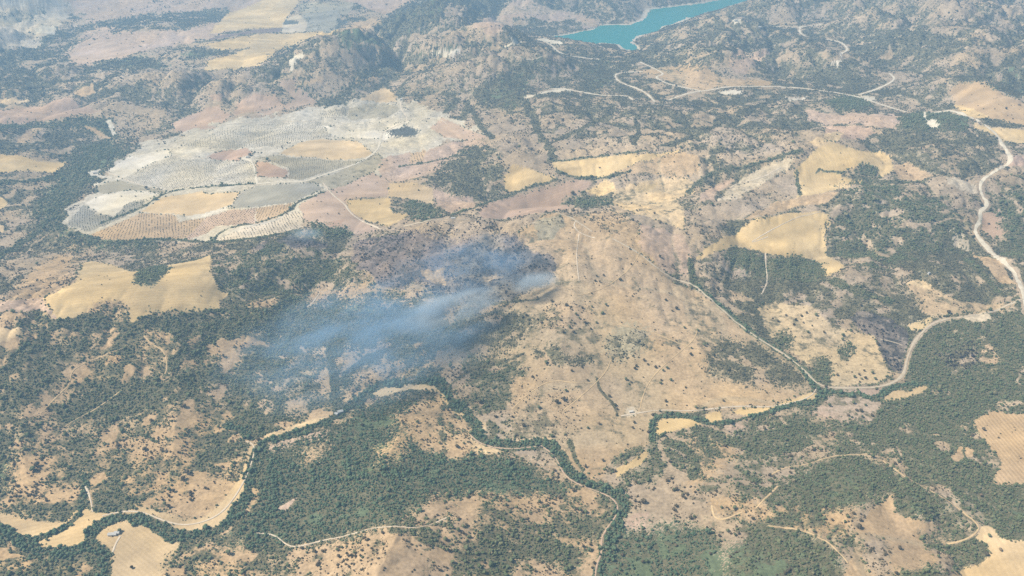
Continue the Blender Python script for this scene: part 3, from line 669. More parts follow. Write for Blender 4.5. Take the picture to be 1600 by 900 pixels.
# outlines that run above the picture's top edge: keep them from folding back
OWNERS = []
for a, W in zip(A, W_all):
    soil, dens, veg, warp, _, label, name, region, orchard = a
    lo = W.min(0) - 60; hi = W.max(0) + 60
    i = np.nonzero((gx > lo[0]) & (gx < hi[0]) & (gy > lo[1]) & (gy < hi[1]))[0]
    wk = warp if label else warp * 1.7
    ex = gx[i] + warpx[i] * wk; ey = gy[i] + warpy[i] * wk
    if label:
        ex = ex + RNG.normal(0, .75, len(i)) * MPP[i]; ey = ey + RNG.normal(0, .75, len(i)) * MPP[i] * 1.6
    elif dens > .15:
        ex = ex + RNG.normal(0, 1.0, len(i)) * MPP[i] * (1.2 + warp); ey = ey + RNG.normal(0, 1.0, len(i)) * MPP[i] * (1.2 + warp) * 1.6
    m = inside(ex, ey, W)
    i = i[m]
    col[i] = PAL[soil]; den[i] = dens; vt[i] = VT[veg]
    if region:
        if region not in REG:
            REG.append(region)
        reg[i] = REG.index(region)
    if label:
        OWNERS.append((name, label, soil, orchard, W)); own[i] = len(OWNERS)
        world_polys.append(W)
    elif dens > .3:
        own[i] = 0
# scorched ground is ragged: ash, char and unburnt strips
bn = fbm(gx + 60 * (wA - .5), gy, 120, 4, 701, .6)
bi = (np.abs(col - np.array(PAL['burnt'])).sum(1) < 1e-6) | (np.abs(col - np.array(PAL['burntbrown'])).sum(1) < 1e-6)
kk = (sstep(.50, .66, bn) * .62)[:, None]
col = np.where(bi[:, None], col * (1 - kk) + np.array((.33, .245, .18)) * kk, col)
# shore
dsh = dist_poly(gx, gy, np.vstack([LAKE_W, LAKE_W[:1]]), 120.0)
sh = dsh < 16 + 14 * wA
col[sh] = (.50, .43, .33); den[sh] = 0; own[sh] = 0
den[gz < 0.2] = 0

for line, hw, veg, region in TREELINES:
    Lw = on_plane(line) if line is RIVER or line is TRIB or line is BRANCH or line is EASTSTREAM else ground(densify(smooth_line(line, 1), 12, False))
    d = dist_poly(gx, gy, Lw, 60.0)
    k = d < hw * (0.15 + 1.75 * wC)
    den[k] = 1.2; vt[k] = VT[veg]; col[k] = PAL['maquis']; own[k] = 0
    if region not in REG:
        REG.append(region)
    reg[k] = REG.index(region)
ROADW = []
for pts, hw, c, name, label in ROADS:
    Lw = ground(densify(smooth_line(pts_of(pts), 2), 7, False))
    ROADW.append(Lw)
    d = dist_poly(gx, gy, Lw, 40.0)
    den[d < hw + (6 if hw > 4 else 3.5 if hw > 2.2 else .8)] = 0

# gullies of the relief carry more growth, spurs less
_wx = gx + 260 * (fbm(gx, gy, 900, 2, 71) - .5); _wy = gy + 260 * (fbm(gx, gy, 900, 2, 83) - .5)
_o = []
for _i in range(4):
    _sc = 1050 * .47 ** _i
    _o.append(np.abs(2 * vnoise(_wx / _sc + 31.7 * _i, _wy / _sc + 11.9 * _i, 5 + _i) - 1))
vall = np.minimum(np.minimum(_o[0] * 1.1, _o[1]), _o[2] * 1.5)          # 0 along the drainage lines of the relief
gul = np.maximum(1 - sstep(.03, .15, vall), .3 * (1 - sstep(.02, .10, _o[3])))
spur = sstep(.40, .70, _o[1]) * sstep(.35, .7, _o[2])
patch = fbm(gx, gy, 330, 3, 401); patch2 = fbm(gx, gy, 75, 3, 411); holes = fbm(gx, gy, 42, 3, 421)
net = np.abs(2 * vnoise((gx + 90 * (wA - .5)) / 150, (gy + 90 * (wB - .5)) / 190, 431) - 1); netm = fbm(gx, gy, 260, 2, 441)
wild = (own == 0) & (den > .08) & (den < 1.1)
den = np.where(wild, den - .10 * (1 - sstep(.85, .97, den)) + .30 * gul * np.minimum(1, den * 2) - .26 * spur + (patch - .5) * .40 * (1.4 - den) + (patch2 - .5) * .62 - .45 * sstep(.60, .74, holes) - .55 * (1 - sstep(.02, .085, net)) * sstep(.45, .6, netm), den)
# soil tone: broad patches, then growth darkens the ground cover itself
t1 = fbm(gx, gy, 420, 3, 501); t2 = fbm(gx, gy, 60, 3, 511); t3 = fbm(gx, gy, 140, 3, 521)
v = 1 + (t1 - .5) * .42 + (t2 - .5) * .30
col = col * v[:, None]
col[:, 2] *= 1 + (t3 - .5) * .30; col[:, 0] *= 1 + (.5 - t3) * .10
mq = np.array(PAL['maquis'])
k = (np.clip((den - .48) / .42, 0, 1) ** 1.3 * .86)[:, None]
bsoil = (vt == 3)[:, None]
k = np.where(bsoil, 0, k)
col = col * (1 - k) + mq * (0.8 + .5 * t2[:, None]) * k

grow = np.clip(np.where(own == 0, den, 0), 0, 1)
_pas = np.array([0] + [1 if o[0] in ('pasture', 'hillside', 'clearing', 'meadow', 'burnt_ground') else 0 for o in OWNERS])[own]
grow = np.where(_pas == 1, np.clip(.20 + .8 * (patch2 - .5) + den * .6, 0, 1), grow)
grow = np.where(_pas == 1, grow + .14 * gul, grow)
col = np.where((_pas == 1)[:, None], col * (1 - .34 * gul[:, None]) + np.array(PAL['greygreen']) * .34 * gul[:, None], col)
fl = (own > 0) & (_pas == 0)
streak = fbm(gx * .35 + gy * .2, gy * 1.3 - gx * .5, 70, 4, 801)
col = np.where(fl[:, None], col * (1 + (streak - .5) * .62)[:, None], col)
# ---------------------------------------------------------------- materials
def nodes_mat(name):
    m = bpy.data.materials.new(name); m.use_nodes = True
    nt = m.node_tree; b = nt.nodes['Principled BSDF']
    b.inputs['Roughness'].default_value = 1.0
    b.inputs['Specular IOR Level'].default_value = 0.05
    return m, nt, b

def mathn(nt, op, a, b=None, clamp=False):
    n = nt.nodes.new('ShaderNodeMath'); n.operation = op; n.use_clamp = clamp
    for i, q in enumerate((a, b)):
        if q is None:
            continue
        if isinstance(q, (int, float)):
            n.inputs[i].default_value = q
        else:
            nt.links.new(q, n.inputs[i])
    return n.outputs[0]

def ground_mat(name, fine=(6.0, .35), mid=(28.0, .30), stripes=None, shrubs=None):
    m, nt, b = nodes_mat(name)
    at = nt.nodes.new('ShaderNodeAttribute'); at.attribute_name = 'soil'
    geo = nt.nodes.new('ShaderNodeNewGeometry')
    tot = None
    for (size, amt), det in ((fine, 2.0), (mid, 4.0)):
        n = nt.nodes.new('ShaderNodeTexNoise'); n.inputs['Scale'].default_value = 1.0 / size; n.inputs['Detail'].default_value = det
        nt.links.new(geo.outputs['Position'], n.inputs['Vector'])
        q = mathn(nt, 'MULTIPLY', mathn(nt, 'SUBTRACT', n.outputs['Fac'], .5), amt * 2.4)
        tot = q if tot is None else mathn(nt, 'ADD', tot, q)
    if stripes:
        size, ang, amt = stripes
        mp = nt.nodes.new('ShaderNodeMapping'); mp.vector_type = 'POINT'
        mp.inputs['Rotation'].default_value = (0, 0, ang)
        nt.links.new(geo.outputs['Position'], mp.inputs['Vector'])
        w = nt.nodes.new('ShaderNodeTexWave'); w.wave_type = 'BANDS'; w.bands_direction = 'X'
        w.inputs['Scale'].default_value = 0.314 / size; w.inputs['Distortion'].default_value = 1.2; w.inputs['Detail Scale'].default_value = .4
        nt.links.new(mp.outputs['Vector'], w.inputs['Vector'])
        tot = mathn(nt, 'ADD', tot, mathn(nt, 'MULTIPLY', mathn(nt, 'SUBTRACT', w.outputs['Fac'], .5), amt))
    vv = mathn(nt, 'ADD', tot, 1.0)
    mx = nt.nodes.new('ShaderNodeVectorMath'); mx.operation = 'SCALE'
    nt.links.new(at.outputs['Color'], mx.inputs[0]); nt.links.new(vv, mx.inputs['Scale'])
    out = mx.outputs[0]
    if shrubs:
        # low dwarf shrubs, thicker where the growth attribute says so
        gr = nt.nodes.new('ShaderNodeAttribute'); gr.attribute_name = 'growth'
        n = nt.nodes.new('ShaderNodeTexNoise'); n.inputs['Scale'].default_value = 1 / 26.0; n.inputs['Detail'].default_value = 5; n.inputs['Roughness'].default_value = .72
        nt.links.new(geo.outputs['Position'], n.inputs['Vector'])
        th = mathn(nt, 'ADD', mathn(nt, 'MULTIPLY', gr.outputs['Fac'], .46), .25)
        fac = mathn(nt, 'ADD', mathn(nt, 'MULTIPLY', mathn(nt, 'SUBTRACT', th, n.outputs['Fac']), 9.0), .4, True)
        n2 = nt.nodes.new('ShaderNodeTexNoise'); n2.inputs['Scale'].default_value = 1 / 11.0; n2.inputs['Detail'].default_value = 3
        nt.links.new(geo.outputs['Position'], n2.inputs['Vector'])
        rp = nt.nodes.new('ShaderNodeValToRGB'); rp.color_ramp.elements[0].position = .36; rp.color_ramp.elements[1].position = .66
        rp.color_ramp.elements[0].color = (*shrubs[0], 1); rp.color_ramp.elements[1].color = (*shrubs[1], 1)
        nt.links.new(n2.outputs['Fac'], rp.inputs['Fac'])
        mix = nt.nodes.new('ShaderNodeMix'); mix.data_type = 'RGBA'
        nt.links.new(fac, mix.inputs[0])
        i_ = [k for k in mix.inputs if k.type == 'RGBA']; o_ = [k for k in mix.outputs if k.type == 'RGBA'][0]
        nt.links.new(out, i_[0]); nt.links.new(rp.outputs['Color'], i_[1]); out = o_
    nt.links.new(out, b.inputs['Base Color'])
    return m

SHR = ((.095, .092, .052), (.19, .165, .098))
M_TERRAIN = ground_mat('dry_soil', (7, .45), (26, .35), shrubs=SHR)
M_FIELDS = [ground_mat('stubble_%d' % i, (5, .14), (40, .16), (sz, an, am)) for i, (sz, an, am) in enumerate(((9, .4, .09), (11, 1.2, .08), (8, 2.2, .08), (12, .1, .07)))]
M_PASTURE = ground_mat('rough_pasture', (6, .38), (26, .34), shrubs=((.11, .10, .06), (.24, .20, .12)))
M_BURNT = ground_mat('charred_soil', (8, .55), (35, .55), shrubs=((.06, .055, .05), (.12, .105, .09)))
M_STRIPED = ground_mat('striped_orchard_soil', (5, .2), (40, .16), (9, .05, .22))
M_CHALK = ground_mat('chalk_soil', (6, .22), (30, .2))

def plain_mat(name, c, var=.15, size=3.0, rough=1.0):
    m, nt, b = nodes_mat(name)
    geo = nt.nodes.new('ShaderNodeNewGeometry')
    n = nt.nodes.new('ShaderNodeTexNoise'); n.inputs['Scale'].default_value = 1 / size; n.inputs['Detail'].default_value = 3
    nt.links.new(geo.outputs['Position'], n.inputs['Vector'])
    r = nt.nodes.new('ShaderNodeValToRGB')
    r.color_ramp.elements[0].position = .3; r.color_ramp.elements[1].position = .7
    r.color_ramp.elements[0].color = (*[q * (1 - var) for q in c], 1); r.color_ramp.elements[1].color = (*[min(1, q * (1 + var)) for q in c], 1)
    nt.links.new(n.outputs['Fac'], r.inputs['Fac']); nt.links.new(r.outputs['Color'], b.inputs['Base Color'])
    b.inputs['Roughness'].default_value = rough
    return m

def leaf_mat(name, dark, light, warm):
    m, nt, b = nodes_mat(name)
    oi = nt.nodes.new('ShaderNodeObjectInfo')
    r = nt.nodes.new('ShaderNodeValToRGB'); e = r.color_ramp.elements
    e[0].color = (*dark, 1); e[1].color = (*light, 1)
    w = e.new(.93); w.color = (*light, 1); e[2].color = (*warm, 1)
    nt.links.new(oi.outputs['Random'], r.inputs['Fac'])
    nt.links.new(r.outputs['Color'], b.inputs['Base Color'])
    return m
LM = dict(
    scrub=leaf_mat('scrub_leaves', (.066, .068, .042), (.140, .128, .078), (.22, .17, .11)),
    oak=leaf_mat('oak_leaves', (.090, .116, .058), (.165, .182, .094), (.25, .21, .12)),
    riparian=leaf_mat('riverside_leaves', (.074, .118, .066), (.125, .172, .098), (.17, .19, .10)),
    burnt=leaf_mat('charred_twigs', (.028, .025, .026), (.06, .052, .052), (.10, .08, .07)),
    dry=leaf_mat('dry_oak_leaves', (.074, .062, .038), (.14, .112, .070), (.22, .16, .10)),
    olive=leaf_mat('olive_leaves', (.13, .125, .088), (.185, .17, .12), (.22, .19, .13)))
M_BARK = plain_mat('bark', (.09, .07, .055), .3, .6)

# ---------------------------------------------------------------- object helpers
def tag(o, label, cat, group=None, kind=None):
    o['label'] = label; o['category'] = cat
    if group: o['group'] = group
    if kind: o['kind'] = kind
    return o

def mesh_obj(name, verts, faces, mat, parent=None, smooth=False):
    me = bpy.data.meshes.new(name)
    me.from_pydata([tuple(v) for v in verts], [], [tuple(f) for f in faces])
    me.materials.append(mat)
    if smooth:
        me.shade_smooth()
    o = bpy.data.objects.new(name, me); COL.objects.link(o)
    if parent: o.parent = parent
    return o

def grid_obj(name, V, Q, C, G, mat):
    me = bpy.data.meshes.new(name)
    me.vertices.add(len(V)); me.vertices.foreach_set('co', V.astype(np.float32).ravel())
    me.loops.add(Q.size); me.loops.foreach_set('vertex_index', Q.astype(np.int32).ravel())
    me.polygons.add(len(Q)); me.polygons.foreach_set('loop_start', (np.arange(len(Q)) * 4).astype(np.int32))
    me.polygons.foreach_set('use_smooth', np.ones(len(Q), bool))
    at = me.color_attributes.new('soil', 'FLOAT_COLOR', 'POINT')
    at.data.foreach_set('color', np.concatenate([C, np.ones((len(C), 1))], 1).astype(np.float32).ravel())
    ga = me.attributes.new('growth', 'FLOAT', 'POINT'); ga.data.foreach_set('value', G.astype(np.float32))
    me.update(calc_edges=True); me.validate()
    me.materials.append(mat)
    o = bpy.data.objects.new(name, me); COL.objects.link(o)
    return o

# ---------------------------------------------------------------- terrain and fields share one grid, each cell belongs to one of them
r, c = np.meshgrid(np.arange(NR - 1), np.arange(NC - 1), indexing='ij')
q0 = (r * NC + c).ravel()
QUADS = np.stack([q0, q0 + 1, q0 + NC + 1, q0 + NC], 1)
qown = own[QUADS[:, 0]]
XYZ = np.stack([gx, gy, gz], 1)
order = np.argsort(qown, kind='stable'); bounds = np.searchsorted(qown[order], np.arange(len(OWNERS) + 2))
def sub(i):
    Q = QUADS[order[bounds[i]:bounds[i + 1]]]
    u, inv = np.unique(Q, return_inverse=True)
    return XYZ[u], inv.reshape(-1, 4), col[u], grow[u]
V, Q, C, G = sub(0)
terrain = tag(grid_obj('terrain', V, Q, C, G, M_TERRAIN), 'dry scrubby hill country of tan soil seen from the air', 'terrain', kind='structure')
for i, (name, label, soil, orchard, W) in enumerate(OWNERS, 1):
    V, Q, C, G = sub(i)
    if len(Q) < 4:
        print('empty field', label); continue
    mat = M_FIELDS[i % 4]
    if name in ('pasture', 'hillside', 'clearing', 'meadow'): mat = M_PASTURE
    if name == 'burnt_ground': mat = M_BURNT
    if name == 'striped_field': mat = M_STRIPED
    if soil == 'chalk': mat = M_CHALK
    tag(grid_obj(name, V, Q, C, G, mat), label, name.replace('_', ' ').split(' ')[-1] if name not in ('olive_ground', 'burnt_ground') else ('orchard' if name == 'olive_ground' else 'burnt land'), kind='structure')

# ---------------------------------------------------------------- lake
m_lake, nt, b = nodes_mat('lake_water')
b.inputs['Base Color'].default_value = (.008, .215, .19, 1)
b.inputs['Roughness'].default_value = .22; b.inputs['Specular IOR Level'].default_value = .12
nz = nt.nodes.new('ShaderNodeTexNoise'); nz.inputs['Scale'].default_value = .12; nz.inputs['Detail'].default_value = 3
bp = nt.nodes.new('ShaderNodeBump'); bp.inputs['Strength'].default_value = .25; bp.inputs['Distance'].default_value = .4
geo = nt.nodes.new('ShaderNodeNewGeometry')
nt.links.new(geo.outputs['Position'], nz.inputs['Vector']); nt.links.new(nz.outputs['Fac'], bp.inputs['Height']); nt.links.new(bp.outputs['Normal'], b.inputs['Normal'])
cen = LAKE_W.mean(0)
lo = LAKE_W.min(0) - 30; hi = LAKE_W.max(0) + 30
lake = mesh_obj('lake', [(lo[0], lo[1], .1), (hi[0], lo[1], .1), (hi[0], hi[1], .1), (lo[0], hi[1], .1)], [(0, 1, 2, 3)], m_lake)
tag(lake, 'turquoise reservoir arm between scrub covered hills', 'lake', kind='structure')

# ---------------------------------------------------------------- roads draped on the ground
ROADM = {k: plain_mat('road_' + k, [q * s for q in PAL[k]], .12, 9) for k, s in (('sand', .98), ('pale', .95), ('chalk', 1.0), ('pinktan', 1.05), ('cream', .95))}
for (pts, hw, c, name, label), L in zip(ROADS, ROADW):
    # even steps
    seg = np.hypot(*np.diff(L, axis=0).T); keep = np.concatenate([[True], seg > .5]); L = L[keep]
    s = np.concatenate([[0], np.cumsum(np.hypot(*np.diff(L, axis=0).T))])
    n = max(6, int(s[-1] / 6)); t = np.linspace(0, s[-1], n)
    P = np.stack([np.interp(t, s, L[:, 0]), np.interp(t, s, L[:, 1])], 1)
    for _ in range(4):
        P[1:-1] = P[1:-1] * .5 + (P[:-2] + P[2:]) * .25
    T = np.gradient(P, axis=0); T /= np.maximum(1e-6, np.hypot(T[:, 0], T[:, 1]))[:, None]
    Nn = np.stack([-T[:, 1], T[:, 0]], 1)
    wv = hw * (0.35 + 1.3 * fbm(P[:, 0], P[:, 1], 34, 3, 77))
    rows = []
    for k in (-1, -.34, .34, 1):
        E = P + Nn * (wv * k)[:, None]
        z = terrain_z(E[:, 0], E[:, 1]) + (.9 if abs(k) < 1 else .5)
        rows.append(np.column_stack([E, z]))
    V = np.concatenate(rows); F = []
    for a in range(3):
        for i in range(n - 1):
            F.append((a * n + i, a * n + i + 1, (a + 1) * n + i + 1, (a + 1) * n + i)[::-1])
    tag(mesh_obj(name, V, F, ROADM[c], smooth=True), label, 'road' if 'road' in name else ('riverbed' if 'river' in name else 'track'), kind='structure')

# ---------------------------------------------------------------- plants: shapes
def ico(sub):
    t = (1 + 5 ** .5) / 2
    v = [(-1, t, 0), (1, t, 0), (-1, -t, 0), (1, -t, 0), (0, -1, t), (0, 1, t), (0, -1, -t), (0, 1, -t), (t, 0, -1), (t, 0, 1), (-t, 0, -1), (-t, 0, 1)]
    f = [(0, 11, 5), (0, 5, 1), (0, 1, 7), (0, 7, 10), (0, 10, 11), (1, 5, 9), (5, 11, 4), (11, 10, 2), (10, 7, 6), (7, 1, 8), (3, 9, 4), (3, 4, 2), (3, 2, 6), (3, 6, 8), (3, 8, 9), (4, 9, 5), (2, 4, 11), (6, 2, 10), (8, 6, 7), (9, 8, 1)]
    v = [np.array(q) / np.linalg.norm(q) for q in v]
    for _ in range(sub):
        mid = {}; nf = []
        def mp(a, b):
            k = (min(a, b), max(a, b))
            if k not in mid:
                q = v[a] + v[b]; v.append(q / np.linalg.norm(q)); mid[k] = len(v) - 1
            return mid[k]
        for a, b, c in f:
            x, y, z = mp(a, b), mp(b, c), mp(c, a)
            nf += [(a, x, z), (b, y, x), (c, z, y), (x, y, z)]
        f = nf
    return np.array(v), f
IV, IF = ico(1)

def crown_geo(seed, lobes=8, spread=.55, flat=.62, leaves=60):
    rg = random.Random(seed)
    V = []; F = []
    for i in range(lobes):
        if i == 0:
            c = np.array([0, 0, .02]); rad = .62
        else:
            a = rg.uniform(0, 6.283); q = spread * rg.uniform(.55, 1.05)
            c = np.array([math.cos(a) * q, math.sin(a) * q, rg.uniform(-.18, .28)]); rad = rg.uniform(.26, .46)
        n = len(V)
        for p in IV:
            k = rad * rg.uniform(.74, 1.22)
            V.append((c + p * k) * np.array([1, 1, flat / .62]))
        F += [tuple(n + j for j in f) for f in IF]
    for i in range(leaves):
        a = rg.uniform(0, 6.283); z = rg.uniform(-.5, 1); q = math.sqrt(max(0, 1 - z * z))
        d = np.array([math.cos(a) * q, math.sin(a) * q, z * .7]); p = d * rg.uniform(.72, 1.02)
        s = rg.uniform(.07, .14); n = len(V)
        for _ in range(3):
            V.append(p + np.array([rg.uniform(-s, s) for _ in range(3)]))
        F.append((n, n + 1, n + 2))
    V = np.array(V); V[:, 2] -= V[:, 2].min()
    V[:, :2] /= np.abs(V[:, :2]).max()
    return V, F

def crown_mesh(name, seed, mat, **kw):
    V, F = crown_geo(seed, **kw)
    me = bpy.data.meshes.new(name); me.from_pydata([tuple(v) for v in V], [], F); me.materials.append(mat)
    me.shade_smooth()
    return me

PROTO = {}
for kind in ('scrub', 'oak', 'riparian', 'burnt', 'dry', 'olive'):
    cc = bpy.data.collections.new('plants_' + kind)
    for i in range(5):
        kw = dict(lobes=7, leaves=40)
        if kind == 'scrub': kw = dict(lobes=6, flat=.5, leaves=30, spread=.7)
        if kind == 'burnt': kw = dict(lobes=4, flat=.55, leaves=50)
        if kind == 'olive': kw = dict(lobes=5, flat=.6, leaves=30)
        o = bpy.data.objects.new('%s_bush' % kind, crown_mesh('%s_bush' % kind, 100 + i * 7 + len(PROTO) * 53, LM[kind], **kw))
        cc.objects.link(o)
    PROTO[kind] = cc

def scatter_group(kind):
    g = bpy.data.node_groups.new('scatter_' + kind, 'GeometryNodeTree')
    g.interface.new_socket('Geometry', in_out='INPUT', socket_type='NodeSocketGeometry')
    g.interface.new_socket('Geometry', in_out='OUTPUT', socket_type='NodeSocketGeometry')
    gi = g.nodes.new('NodeGroupInput'); go = g.nodes.new('NodeGroupOutput')
    ci = g.nodes.new('GeometryNodeCollectionInfo'); ci.inputs['Collection'].default_value = PROTO[kind]
    ci.inputs['Separate Children'].default_value = True; ci.inputs['Reset Children'].default_value = True
    ip = g.nodes.new('GeometryNodeInstanceOnPoints'); ip.inputs['Pick Instance'].default_value = True
    def attr(nm, ty):
        a = g.nodes.new('GeometryNodeInputNamedAttribute'); a.data_type = ty; a.inputs['Name'].default_value = nm
        return a.outputs['Attribute']
    g.links.new(gi.outputs[0], ip.inputs['Points']); g.links.new(ci.outputs[0], ip.inputs['Instance'])
    g.links.new(attr('variant', 'INT'), ip.inputs['Instance Index'])
    g.links.new(attr('size', 'FLOAT_VECTOR'), ip.inputs['Scale'])
    g.links.new(attr('turn', 'FLOAT_VECTOR'), ip.inputs['Rotation'])
    g.links.new(ip.outputs[0], go.inputs[0])
    return g
GN = {k: scatter_group(k) for k in PROTO}

def scatter(name, label, cat, kind, P, R, group=None):
    """P: (n,2) ground points, R: crown radius in m"""
    n = len(P)
    if n == 0:
        return
    z = terrain_z(P[:, 0], P[:, 1]) - .25
    me = bpy.data.meshes.new(name)
    me.vertices.add(n); me.vertices.foreach_set('co', np.column_stack([P, z]).astype(np.float32).ravel())
    a = me.attributes.new('variant', 'INT', 'POINT'); a.data.foreach_set('value', RNG.integers(0, 5, n).astype(np.int32))
    S = np.column_stack([R, R * RNG.uniform(.8, 1.2, n), R * RNG.uniform(.8, 1.25, n)])
    a = me.attributes.new('size', 'FLOAT_VECTOR', 'POINT'); a.data.foreach_set('vector', S.astype(np.float32).ravel())
    T = np.zeros((n, 3)); T[:, 2] = RNG.uniform(0, 6.283, n)
    a = me.attributes.new('turn', 'FLOAT_VECTOR', 'POINT'); a.data.foreach_set('vector', T.astype(np.float32).ravel())
    me.update()
    o = bpy.data.objects.new(name, me); COL.objects.link(o)
    md = o.modifiers.new('plants', 'NODES'); md.node_group = GN[kind]
    tag(o, ' '.join(label.split()[:16]), cat, group, 'stuff')
    return o

def cell(x, y):
    ri = np.interp(y, ys, np.arange(NR)); ci = (x / half(y) + 1) / 2 * (NC - 1)
    return np.clip(np.rint(ri), 0, NR - 1).astype(int) * NC + np.clip(np.rint(ci), 0, NC - 1).astype(int)

# ---------------------------------------------------------------- plants: where they grow
def jitter(y0, y1, step):
    w = half(y1)
    X, Y = np.meshgrid(np.arange(-w, w, step), np.arange(y0, y1, step))
    X = X.ravel() + RNG.uniform(-.48, .48, X.size) * step; Y = Y.ravel() + RNG.uniform(-.48, .48, Y.size) * step
    m = np.abs(X) < half(Y) * .985
    return X[m], Y[m]
sets = []
for y0, y1, step, r0, r1 in ((860, 2300, 4.0, 1.1, 3.5), (2300, 4200, 6.0, 1.6, 4.8), (4200, 7900, 9.4, 2.6, 6.8)):
    X, Y = jitter(y0, y1, step)
    k = cell(X, Y); d = den[k]
    clump = fbm(X, Y, step * 6, 3, 601); cl2 = fbm(X, Y, step * 2.4, 2, 611)
    th = np.clip((.36 * clump + .26 * cl2 + .38 * RNG.random(X.size) - .5) * 1.9 + .5, 0, 1)
    keep = (d > 0) & (th < d)
    # very sparse ground: independent of the clumps
    sp = (d > 0) & (d < .12)
    keep = np.where(sp, (RNG.random(X.size) < d * .26 * sstep(.38, .62, clump) * 2), keep)
    X, Y, k = X[keep], Y[keep], k[keep]
    R = r0 * .8 + (r1 - r0 * .8) * RNG.random(X.size) ** 2.0 * (.55 + .9 * cl2[keep])
    R = np.where((vt[k] == 2) & (den[k] > 1.1), R * 1.3, R)
    R = np.where(RNG.random(X.size) < .05, R * 1.7, R)
    R = np.where(vt[k] == 0, R * .86, R)
    sets.append((X, Y, k, R))
X = np.concatenate([s[0] for s in sets]); Y = np.concatenate([s[1] for s in sets]); K = np.concatenate([s[2] for s in sets]); R = np.concatenate([s[3] for s in sets])
# keep trees out of roads and off the water
rg_ = reg[K]; dd = den[K]
g = np.where((dd < .45) & (vt[K] < 2) & (Y < 3600), 4, vt[K])

# --- single trees: the largest in view that stand apart on open ground
TREES_PX = pts_of('1333,631 1352,634 1338,642 1345,643 1362,650 1347,652 1325,650 1290,605 187,831 206,888 255,782 258,789 1545,838 1563,860 1541,867 1532,775 1342,586 1350,580 1335,590 1363,584 1352,592 1346,593 1367,593 1308,587 1243,501 1252,495 1255,505 1260,490 1240,508 1262,520 1287,520 1316,532 1317,525 1228,494 1215,503 1345,478 1398,512 '
    '1040,628 1060,545 1080,545 1079,555 1069,513 1090,517 1104,538 1130,627 1100,540 1041,645 952,620 918,595 893,580 936,663 964,640 1040,470 978,594 983,601 1033,595 1048,595 1032,600 1012,570 1024,575 1042,576 1036,580 994,573 1006,564 992,577 876,501 890,512 880,520 905,498 914,505 923,515 932,505 940,491 942,490 925,480 910,482 900,492 896,520 884,478 862,472 854,500 840,500 846,505 '
    '932,432 943,431 930,440 937,441 969,438 986,414 1053,420 1059,425 1051,415 1031,402 984,390 877,346 875,340 1000,322 995,330 977,283 982,283')
TW = ground(TREES_PX)
isl = (dd < .35) & (rg_ != REG.index('burnt') if 'burnt' in REG else True)
depth = np.hypot(np.hypot(X, Y), CAM_H)
app = R / depth
cand = np.nonzero(isl & (Y < 3400) & (np.abs(X) < (400 + .562 * Y) * .99) & (Y > 1010) & (R > 1.6))[0]
cand = cand[np.argsort(-app[cand])]
pick = cand[:300 - len(TW)]
mask = np.ones(len(X), bool); mask[pick] = False
for p in TW:
    mask &= np.hypot(X - p[0], Y - p[1]) > 8

LANDMARKS = [(p, t) for p, t in (
    ((860, 440), 'the burning pasture edge'), ((980, 530), 'the grey green scrub hollow'), ((985, 644), 'the pale rubble yard'), ((1060, 662), 'the rounded yellow meadow'),
    ((1120, 640), 'the valley track'), ((1180, 570), 'the scrubby hillock by the stream'), ((1100, 470), 'the bend of the paved road'), ((950, 345), 'the long pink field'),
    ((880, 560), 'the dark bush belt on the pasture'), ((1040, 385), 'the pinkish pasture'), ((800, 690), 'the strip meadow by the river'), ((930, 740), 'the curved yellow meadow'),
    ((760, 600), 'the slope above the river bend'), ((760, 520), 'the foot of the smoke streak'), ((1250, 500), 'the cream pasture clumps'), ((1345, 590), 'the road and stream fork'),
    ((1370, 535), 'the purple burnt patch'), ((1340, 645), 'the stream below the paved road'), ((1440, 470), 'the small yellow plot'), ((1570, 700), 'the striped orchard field'),
    ((1500, 715), 'the forest edge by the striped field'), ((1400, 830), 'the bare tan clearing'), ((1500, 860), 'the thicket beside the smooth cream field'), ((1570, 880), 'the smooth cream field'),
    ((1230, 790), 'the rounded wooded hill'), ((1120, 700), 'the patchy scrub south of the meadows'), ((1090, 800), 'the bent pale path'), ((985, 812), 'the pink clearing by the dry riverbed'),
    ((900, 800), 'the speckled slope beside the dry riverbed'), ((730, 800), 'the tan gap in the bend wood'), ((570, 870), 'the open ground under the wood track'), ((490, 700), 'the bank clearings in the bend wood'),
    ((620, 695), 'the small clearing in the bend wood'), ((450, 790), 'the pinkish scar in the bend wood'), ((340, 880), 'the wood corner by the farm meadow'), ((200, 850), 'the white farmhouse'),
    ((60, 890), 'the scrub under the river fork'), ((310, 770), 'the curved river meadow'), ((130, 770), 'the tributary trees'), ((60, 740), 'the wooded knoll by the tributary'),
    ((300, 690), 'the speckled hillside under the smoke veil'), ((360, 555), 'the tan scar below the smoke veil'), ((465, 630), 'the tan spur above the river'), ((90, 640), 'the hilltop gaps in the dark wood'),
    ((590, 590), 'the slope beside the smoky gully'), ((20, 530), 'the small cream clearing'), ((60, 450), 'the yellow cream field'), ((200, 490), 'the copse under the cream field'),
    ((450, 465), 'the pale strip above the dark wood'), ((600, 330), 'the bright yellow field'), ((1010, 310), 'the cream rough pasture'))]
LMW = ground(np.array([p for p, _ in LANDMARKS], float))
def tree_label(x, y, rad):
    t = LANDMARKS[int(np.argmin(np.hypot(LMW[:, 0] - x, LMW[:, 1] - y)))][1]
    return ('large dark' if rad > 3.9 else 'small dark') + ' oak standing apart near ' + t

